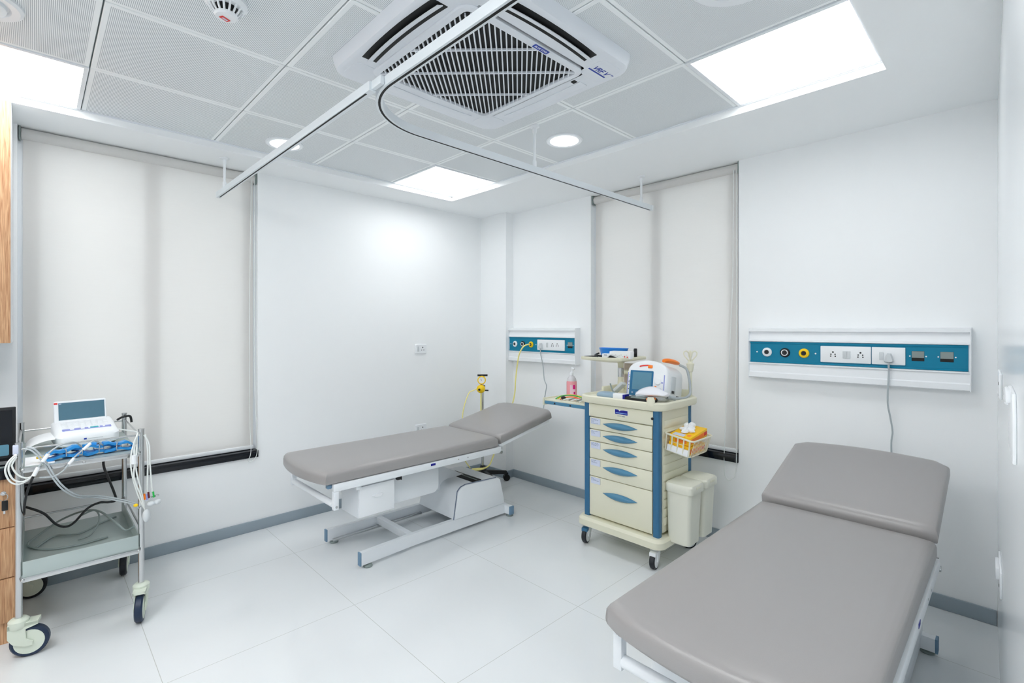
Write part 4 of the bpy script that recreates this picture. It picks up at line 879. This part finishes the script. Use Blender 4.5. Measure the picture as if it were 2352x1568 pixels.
glove_box(TB @ frame((-.475, -2.335, .760), (.985, -.02, .17), (.02, .99, -.08), (-.17, .08, .98)), (-.48, -2.335, .758), 'upper orange and yellow glove box with gloves pulled out on top', True)
tag(MB(TB).box(-.602, -.590, -2.40, -2.27, .6935, .73, .002).build('paper_packet', 'paper', None, (-.59, -2.33, .693)), 'white printed packet at the front of the basket under the glove boxes', 'packet')
def bin_(x0, x1, label):
    y0, y1 = -2.405, -2.245
    g_ = thing('waste_bin', label, 'bin', ((x0 + x1) / 2, -2.325, .155), 'cream waste bins on the cart side')
    q = MB(); q.loft([rrect(x0 + i_, x1 - i_, y0 + i_ * 1.6, y1 - i_ * .4, .025, z_) for i_, z_ in ((.018, .150), (.012, .156), (.004, .46), (.0, .462))]); q.build('body', 'cream_d', g_)
    q = MB(); q.loft([rrect(x0 - .006 + i_, x1 + .006 - i_, y0 - .006 + i_, y1 + .004 - i_, .03, z_) for i_, z_ in ((.002, .452), (0, .456), (0, .492), (.006, .502), (.03, .510))]); ld_ = q.build('lid', 'cream_d', g_)
    MB().box((x0 + x1) / 2 - .03, (x0 + x1) / 2 + .03, y0 - .008, y0 - .004, .478, .492, .002).build('lid_grip', 'cream', ld_)
    MB().box((x0 + x1) / 2 - .03, (x0 + x1) / 2 + .03, y1 - .01, y1 + .012, .43, .47, .003).build('hook', 'cream', g_)
bin_(-.60, -.435, 'cream lidded waste bin on the cart side, nearer the viewer')
bin_(-.415, -.255, 'cream lidded waste bin on the cart side, nearer the window')

# ------------------------------------------------------------------ steel trolley
tx0, tx1, ty0, ty1 = -3.303, -2.883, -.722, -.10
t = thing('steel_trolley', 'stainless steel instrument trolley on cream casters at the left', 'trolley', ((tx0 + tx1) / 2, (ty0 + ty1) / 2, 0))
def post(x, y, zt): MB().cyl((x, y, .155), (x, y, zt), .0125, seg=18).cyl((x, y, zt - .004), (x, y, zt + .003), .0132, seg=18).build('post', 'steel', t)
for x, y in ((tx0, ty0), (tx1, ty0), (tx0, ty1), (tx1, ty1)): post(x, y, .911)
def shelf(z, lip, name):
    q = MB(); q.box(tx0 + .01, tx1 - .01, ty0 - .012, ty1 + .01, z - .004, z, .001)
    q.box(tx0 + .012, tx1 - .012, ty0 - .016, ty0 - .010, z - .018, z + lip, .0015); q.box(tx0 + .012, tx1 - .012, ty1 + .008, ty1 + .012, z - .018, z + .0, .001)
    q.box(tx0 + .006, tx0 + .012, ty0, ty1, z - .018, z + lip, .001); q.box(tx1 - .012, tx1 - .006, ty0, ty1, z - .018, z + lip, .001)
    return q.build(name, 'steel_sheet', t)
shelf(.806, .0, 'top_shelf'); shelf(.348, .058, 'bottom_shelf')
for z_ in (.320, .786): MB().box(tx0 + .012, tx1 - .012, ty0 - .024, ty0 - .016, z_, z_ + .021, .002).build('edge_bar', 'steel', t)
for a, b_, r_ in (((tx0, ty0 - .006, .886), (tx1, ty0 - .006, .886), .004), ((tx0, ty1, .870), (tx1, ty1, .870), .004), ((tx0, ty0, .878), (tx0, ty1, .878), .004), ((tx1, ty0, .878), (tx1, ty1, .878), .004),
        ((tx0, ty1, .42), (tx1, ty1, .42), .005), ((tx0, ty0, .42), (tx0, ty1, .42), .005), ((tx1, ty0, .43), (tx1, ty1, .43), .005)): MB().cyl(a, b_, r_, seg=10).build('guard_rail', 'steel', t)
for x, z in ((tx1 - .012, .80), (tx1 - .012, .332), (tx0 + .012, .80), (tx0 + .012, .332), ((tx0 + tx1) / 2, .796)): MB().ball((x, ty0 - .026, z), .006, (1, .6, 1), 12).build('bolt', 'steel', t)
MB().box(tx0 - .018, tx0 + .0, ty0 - .018, ty0 + .006, .868, .906, .002).build('tag_sticker', 'lav', t)
def big_caster(x, y, ang, tyre):
    r = .064; d = Vector((math.cos(ang), math.sin(ang), 0)); n = Vector((-d.y, d.x, 0)); z_ = Vector((0, 0, 1)); c = Vector((x, y, r)) + d * .036
    f = MB(); f.lathe([(.030, .128), (.034, .134), (.034, .160), (.026, .168), (.018, .170)], (x, y, 0), seg=24)
    for sg in (-1, 1):
        f.loft([[c + n * (sg * (.019 + w_)) + d * a + z_ * b_ for a, b_ in ((-.066, .075), (-.066, .03), (-.05, .005), (-.012, -.014), (.012, -.012), (.014, .004), (-.008, .02), (-.010, .06), (.03, .072), (.03, .085), (-.066, .085))] for w_ in (0, .006)])
    f.loft([[c + n * (sg * .025) + d * a + z_ * b_ for a, b_ in ((-.066, .068), (.03, .074), (.03, .087), (-.066, .087))] for sg in (-1, 1)])
    o = f.build('caster', 'offwhite', t)
    MB().lathe([(.045, -.016), (.058, -.016), (r, -.010), (r, .010), (.058, .016), (.045, .016)], c, n, 36).build('wheel', tyre, o)
    MB().lathe([(0, -.017), (.012, -.018), (.05, -.0165), (.05, .0165), (.012, .018), (0, .017)], c, n, 30).build('hub', 'offwhite', o)
big_caster(tx0, ty0, math.radians(-12), 'tyre'); big_caster(tx1, ty0, math.radians(-105), 'tyre'); big_caster(tx0, ty1, math.radians(-10), 'tyre_k'); big_caster(tx1, ty1, math.radians(-100), 'tyre_k')

# recorder on the trolley
t = thing('ecg_recorder', 'white portable heart recorder with a tilted grey screen on the steel trolley', 'ECG machine', (-3.08, -.28, .807))
TE = frame((-3.056, -.410, .807), (.997, .07, 0), (-.07, .997, 0), (0, 0, 1))      # u right, v back, w up
b = MB(TE); b.loft([[(u, v, z_ + (.045 * (v / .20) if k >= 3 else 0)) for u, v, _ in rrect(-.125 + i_, .125 - i_, 0 + i_, .235 - i_, .035, 0, 8)] for k, (i_, z_) in enumerate(((.012, .004), (.003, .012), (0, .024), (0, .050), (.008, .062), (.020, .067)))]); b.build('body', 'white', t)
zk = lambda v: .0672 + .225 * v
MB(TE).loft([[(u, v, zk(v) + z_) for u, v, _ in rrect(-.100 + i_, .100 - i_, .045 + i_, .165 - i_, .018, 0)] for i_, z_ in ((0, -.002), (0, .0015), (.003, .003))]).build('keyboard', 'white', t)
q = MB(TE)
for r_ in range(4):
    for k in range(8):
        u, v = -.084 + .024 * k, .147 - .023 * r_
        q.loft([[(u + a, v + b_, zk(v + b_) + h_) for a, b_ in rr2(-.0085, .0085, -.007, .007, .002)] for h_ in (.001, .0045)])
q.build('keys', 'white', t)
for (u0, u1, m_) in ((-.096, -.066, 'violet'), (-.05, -.025, 'violet'), (-.01, .004, 'violet'), (.012, .045, 'aqua'), (.05, .062, 'violet'), (.072, .096, 'violet')):
    MB(TE).loft([[(u, v, zk(v) + h_) for u, v in rr2(u0, u1, .052, .064, .002)] for h_ in (.002, .005)]).build('button', m_, t)
MB(TE).loft([[(u, v, zk(v) + h_) for u, v in rr2(-.096, .096, .046, .051, .002)] for h_ in (.001, .0038)]).build('stripe', 'violet', t)
MB(TE).box(-.020, -.009, -.0012, .004, .034, .042).build('logo', 'cobalt', t); MB(TE).box(-.003, .055, -.0010, .004, .036, .039).build('print', 'plug', t)
ts = math.radians(14); TS = TE @ frame((-.008, .185, .106), (1, 0, 0), (0, math.sin(ts), math.cos(ts)), (0, -math.cos(ts), math.sin(ts)))
sc_ = MB(TS); sc_.loft([[(u, v, w_) for u, v in rr2(-.106 + i_, .106 - i_, -.012 + i_, .110 - i_, .008)] for i_, w_ in ((.003, -.012), (0, -.009), (0, 0), (.003, .003))]); scr = sc_.build('screen_lid', 'white', t)
MB(TS).box(-.088, .098, .010, .100, .0025, .0042).build('screen', 'ecg_lcd', scr); MB(TS).box(-.105, -.091, .094, .102, .0025, .0045).build('tab', 'red', scr); MB(TS).box(-.086, -.076, .094, .097, .0041, .0048).build('icon', 'lav', scr)
for x, y in ((-.10, .03), (.10, .03), (-.10, .205), (.10, .205)): MB(TE).cyl((x, y, .0), (x, y, .006), .01).build('foot', 'black', t)
pr = MB(); rings = []
for k in range(9):
    q = k / 8; rings.append([(-3.288 + .085 * (1 - math.cos(q * PI / 2)) * 1.25, yy, .808 + .055 * math.sin(q * PI / 2) + dz) for yy, dz in ((-.44, 0), (-.2, 0), (-.2, .001), (-.44, .001))])
tag(pr.loft(rings).build('chart_paper', 'paper', None, (-3.25, -.32, .808)), 'curled white sheet of chart paper left of the heart recorder', 'paper')
tag(MB().box(-3.285, -3.19, -.715, -.52, .8065, .8085).build('paper_sheet', 'paper', None, (-3.24, -.62, .807)), 'flat white paper under the blue clamps at the left front of the steel trolley', 'paper')

# limb clamps
def limb_clamp(x, y, rz, tip, label):
    t_ = thing('limb_clamp', label, 'clamp', (x, y, .809), 'blue limb clamps on the steel trolley')
    T = frame((x, y, .809), (math.cos(rz), math.sin(rz), 0), (-math.sin(rz), math.cos(rz), 0), (0, 0, 1))
    up = MB(T); up.loft([[(u, dv, w_ + dw) for dv, dw in ((-.020, 0), (.020, 0), (.017, .012), (-.017, .012))] for u, w_ in ((-.058, .040), (-.04, .042), (-.015, .030), (.01, .028), (.03, .034), (.05, .022), (.062, .006))]); up.build('upper_jaw', 'clamp', t_)
    lo = MB(T); lo.loft([[(u, dv, w_ + dw) for dv, dw in ((-.021, 0), (.021, 0), (.019, .012), (-.019, .012))] for u, w_ in ((-.055, .002), (-.03, .004), (-.01, .010), (.012, .008), (.035, .0005), (.062, .0005))]); lo.build('lower_jaw', 'clamp', t_)
    MB(T).tube([(-.01, -.022, .012), (-.01, -.023, .036), (-.006, -.02, .045)], .0025, 6).tube([(-.01, .022, .012), (-.01, .023, .036), (-.006, .02, .045)], .0025, 6).build('spring', 'steel', t_)
    MB(T).box(.008, .036, -.024, -.016, .018, .034, .003).build('electrode', 'steel', t_)
    MB(T).cyl((.06, 0, .02), (.085, .004, .022), .0048).build('lead_plug', tip, t_)
limb_clamp(-3.165, -.66, math.radians(190), 'yellow', 'blue limb clamp with a yellow lead tip, leftmost on the steel trolley')
limb_clamp(-3.10, -.635, math.radians(170), 'green', 'blue limb clamp with a green lead tip, second from the left on the steel trolley')
limb_clamp(-3.035, -.655, math.radians(20), 'red', 'blue limb clamp with a red lead tip in the middle of the steel trolley')
limb_clamp(-2.965, -.65, math.radians(8), 'black', 'blue limb clamp with a black lead tip, rightmost on the steel trolley')

# cables of the recorder
t = thing('lead_cable', 'looped pale grey lead cables tied round the front left post of the trolley', 'cable', (-3.3, -.755, .82))
for pts in ([(-3.312, -.745, .869), (-3.334, -.752, .842), (-3.342, -.755, .807), (-3.329, -.755, .763), (-3.306, -.755, .745), (-3.28, -.755, .752), (-3.259, -.755, .775)], [(-3.31, -.748, .863), (-3.327, -.755, .84), (-3.332, -.758, .809), (-3.319, -.758, .77), (-3.293, -.757, .753), (-3.267, -.755, .762)], [(-3.309, -.747, .859), (-3.319, -.752, .839), (-3.322, -.753, .821), (-3.306, -.752, .785), (-3.28, -.751, .765), (-3.256, -.751, .771)]): MB().tube(pts, .0034, 8).build('loop', 'white_cord', t)
MB().ball((-3.312, -.747, .866), .006).build('tie', 'white', t)
t = thing('patient_cable', 'pale grey double cable running diagonally across the front of the trolley', 'cable', (-3.15, -.75, .7))
for dx, dz in ((0, 0), (.007, .006)): MB().tube([(-3.285 + dx, -.738, .888 + dz), (-3.26 + dx, -.75, .875 + dz), (-3.227 + dx, -.755, .82 + dz), (-3.199 + dx, -.755, .752 + dz), (-3.164 + dx, -.74, .687 + dz), (-3.11 + dx, -.68, .625 + dz), (-3.03 + dx, -.60, .585 + dz), (-2.92 + dx, -.66, .545 + dz), (-2.895 + dx, -.735, .535 + dz)], .0036, 8).build('cable', 'grey_cord', t)
t = thing('clip_lead', 'grey lead with white sleeves over the front trolley rail, turning black below', 'cable', (-3.2, -.76, .8))
MB().tube([(-3.10, -.70, .86), (-3.13, -.745, .893), (-3.178, -.76, .886), (-3.21, -.765, .861), (-3.229, -.765, .83), (-3.247, -.762, .796)], .0036, 8).build('lead', 'grey_cord', t)
for a, b_ in (((-3.212, -.767, .858), (-3.230, -.767, .828)), ((-3.243, -.765, .806), (-3.258, -.765, .772))): MB().cyl(a, b_, .0075, seg=10).build('sleeve', 'white', t)
MB().tube([(-3.252, -.763, .785), (-3.265, -.76, .75), (-3.278, -.75, .70), (-3.285, -.74, .65), (-3.287, -.70, .60), (-3.29, -.5, .55)], .0044, 8).build('cord', 'black', t)
t = thing('clip_lead', 'grey lead with a white sleeve slanting down below the middle of the trolley shelf', 'cable', (-3.13, -.76, .8))
MB().tube([(-3.02, -.66, .845), (-3.06, -.745, .888), (-3.09, -.765, .865), (-3.136, -.767, .819), (-3.164, -.765, .776), (-3.199, -.755, .755), (-3.24, -.755, .760)], .0032, 8).build('lead', 'grey_cord', t)
for a, b_ in (((-3.072, -.765, .882), (-3.098, -.768, .857)), ((-3.128, -.769, .826), (-3.146, -.769, .802))): MB().cyl(a, b_, .0065, seg=10).build('sleeve', 'white', t)
tag(MB().tube([(-2.996, -.45, .80), (-3.003, -.45, .71), (-2.982, -.45, .631), (-2.961, -.45, .559), (-2.954, -.45, .517), (-2.982, -.45, .513), (-3.019, -.45, .52), (-3.066, -.45, .501), (-3.115, -.45, .445), (-3.147, -.45, .434), (-3.181, -.45, .457), (-3.224, -.45, .52), (-3.285, -.44, .563)], .0055, 8).build('black_power_cable', 'black', None, (-3.1, -.45, .5)), 'black power cable sagging between the two shelves of the steel trolley', 'cable')
tag(MB().tube([(-2.99, -.50, .354), (-3.102, -.52, .354), (-3.209, -.482, .354), (-3.268, -.392, .354), (-3.275, -.32, .354), (-3.24, -.25, .36), (-3.16, -.21, .40), (-3.08, -.30, .45), (-3.02, -.42, .47), (-2.97, -.55, .44), (-2.93, -.60, .40), (-2.90, -.63, .42)], .0048, 8).tube([(-3.25, -.42, .354), (-3.18, -.30, .354), (-3.09, -.36, .358), (-3.0, -.25, .354), (-2.93, -.2, .356)], .0046, 8).tube([(-3.08, -.33, .44), (-3.03, -.36, .46), (-3.015, -.40, .42), (-3.05, -.45, .37), (-3.1, -.44, .354)], .004, 8).build('grey_power_cable', 'grey_d', None, (-3.1, -.4, .36)), 'grey cable coiled on the bottom shelf of the steel trolley', 'cable')
tag(MB().tube([(-2.92, -.15, .885), (-2.90, -.14, .895), (-2.875, -.125, .898), (-2.858, -.125, .893), (-2.853, -.13, .86)], .006, 8).build('black_plug_lead', 'black', None, (-2.89, -.14, .89)), 'short black lead hooked over the back right post of the trolley', 'cable')
t = thing('chest_leads', 'bundle of white chest leads with coloured tips and suction bulbs on the right front post', 'cable', (-2.87, -.75, .7))
for pts in ([(-2.94, -.30, .86), (-2.905, -.5, .875), (-2.898, -.73, .897), (-2.915, -.762, .86), (-2.928, -.765, .79), (-2.923, -.765, .707), (-2.898, -.76, .598), (-2.878, -.757, .54)], [(-2.902, -.745, .892), (-2.915, -.765, .829), (-2.908, -.77, .725), (-2.887, -.765, .616), (-2.874, -.757, .53)], [(-2.90, -.74, .895), (-2.908, -.77, .80), (-2.917, -.772, .70), (-2.89, -.768, .60), (-2.876, -.758, .535)], [(-2.875, -.742, .886), (-2.855, -.745, .837), (-2.852, -.745, .751), (-2.847, -.745, .665), (-2.843, -.745, .60)], [(-2.87, -.742, .888), (-2.862, -.745, .83), (-2.860, -.745, .75), (-2.862, -.745, .66), (-2.862, -.745, .60)]): MB().tube(pts, .0034, 8).build('lead', 'white_cord', t)
MB().cyl((-2.918, -.77, .80), (-2.916, -.77, .76), .011, seg=10).build('sleeve', 'white', t)
for x, z, m_ in ((-2.873, .590, 'orange'), (-2.864, .586, 'violet'), (-2.857, .594, 'maroon'), (-2.838, .592, 'green')): MB().cyl((x, -.757, z - .014), (x - .002, -.752, z + .014), .0042, seg=10).build('lead_tip', m_, t)
for x, z, s_ in ((-2.850, .553, 1), (-2.824, .556, 1)):
    o_ = MB().ball((x, -.765, z), .014, (1.15, 1, .85), 16).build('suction_bulb', 'plug', t); MB().lathe([(.009, -.012), (.011, -.018), (.007, -.02)], (x, -.752, z + .012), (.1, -.2, -1), 14).build('cup', 'steel', o_)
MB().ball((-2.869, -.772, .502), .020, (.85, .8, 1.55), 18).build('suction_bulb', 'plug', t)
MB().ball((-2.909, -.765, .560), .008, (1.2, 1, 1), 12).build('brass_clip', 'yellow', t)

# ------------------------------------------------------------------ cabinets at the left edge
t = thing('wall_cabinet', 'oak wall cabinet at the left edge, beside the large window', 'cabinet', (-3.75, -.18, 1.331))
MB().box(-4.2, -3.334, -.34, -.002, 1.331, 2.478, .001).build('body', 'white', t)
for a, b_ in ((-3.772, -3.336), (-4.198, -3.776)): MB().box(a, b_, -.360, -.342, 1.331, 2.476, .001).build('door', 'wood', t)
t = thing('base_cabinet', 'oak drawer cabinet at the left edge under a black worktop', 'cabinet', (-3.75, -.29, 0))
MB().box(-4.2, -3.318, -.545, -.014, .0, .735).build('body', 'wood', t)
MB().box(-4.2, -3.317, -.552, -.544, .0, .092).build('plinth', 'wood', t)
for z0, z1 in ((.098, .292), (.296, .515), (.519, .735)):
    d = MB().box(-3.78, -3.317, -.568, -.546, z0, z1, .0015).build('drawer', 'wood', t)
    MB().box(-4.2, -3.784, -.568, -.546, z0, z1, .0015).build('drawer', 'wood', t)
tag(MB().box(-4.2, -3.312, -.588, -.014, .736, .776, .003).build('worktop', 'granite', None, (-3.75, -.3, .736)), 'black stone worktop on the oak drawer cabinet', 'worktop')
t = thing('desk_monitor', 'black computer monitor standing on the worktop at the left edge', 'monitor', (-3.55, -.43, .777))
TMn = frame((-3.317, -.44, .79), (-1, 0, 0), (0, .07, .9975), (0, .9975, -.07))
MB(TMn).box(0, .50, 0, .245, 0, .03, .004).build('housing', 'black', t); sc_ = MB(TMn).box(.012, .488, .014, .232, -.0015, .001).build('screen', 'granite', t)
MB(TMn).prism(rr2(.022, .12, .025, .075, .006), lambda u, v, q: (u, v, -.0022 + .001 * q)).build('painted_reflection', 'lcd', sc_)  # reflection in the dark screen, put in as a pale blue patch
MB().box(-3.62, -3.50, -.46, -.30, .777, .79, .003).cyl((-3.56, -.38, .785), (-3.56, -.38, .9), .02).build('stand', 'black', t)
MB().tube([(-3.335, -.52, .781), (-3.36, -.54, .782), (-3.42, -.52, .782), (-3.5, -.46, .785)], .004, 8).build('cable', 'grey_d', t)
t = thing('key_bunch', 'bunch of keys with a dark fob in the top drawer lock at the left edge', 'keys', (-3.36, -.58, .66))
MB().cyl((-3.353, -.568, .675), (-3.353, -.580, .675), .009).build('lock', 'steel', t)
MB().tube([(-3.353 + .014 * math.cos(a), -.585, .660 + .016 * math.sin(a)) for a in [2 * PI * k / 12 for k in range(12)]], .0016, 6, True).build('ring', 'steel', t)
MB().box(-3.358, -3.338, -.590, -.584, .600, .645, .003).build('fob', 'black', t); MB().box(-3.353, -3.346, -.584, -.582, .585, .64, .001).build('key', 'steel', t)
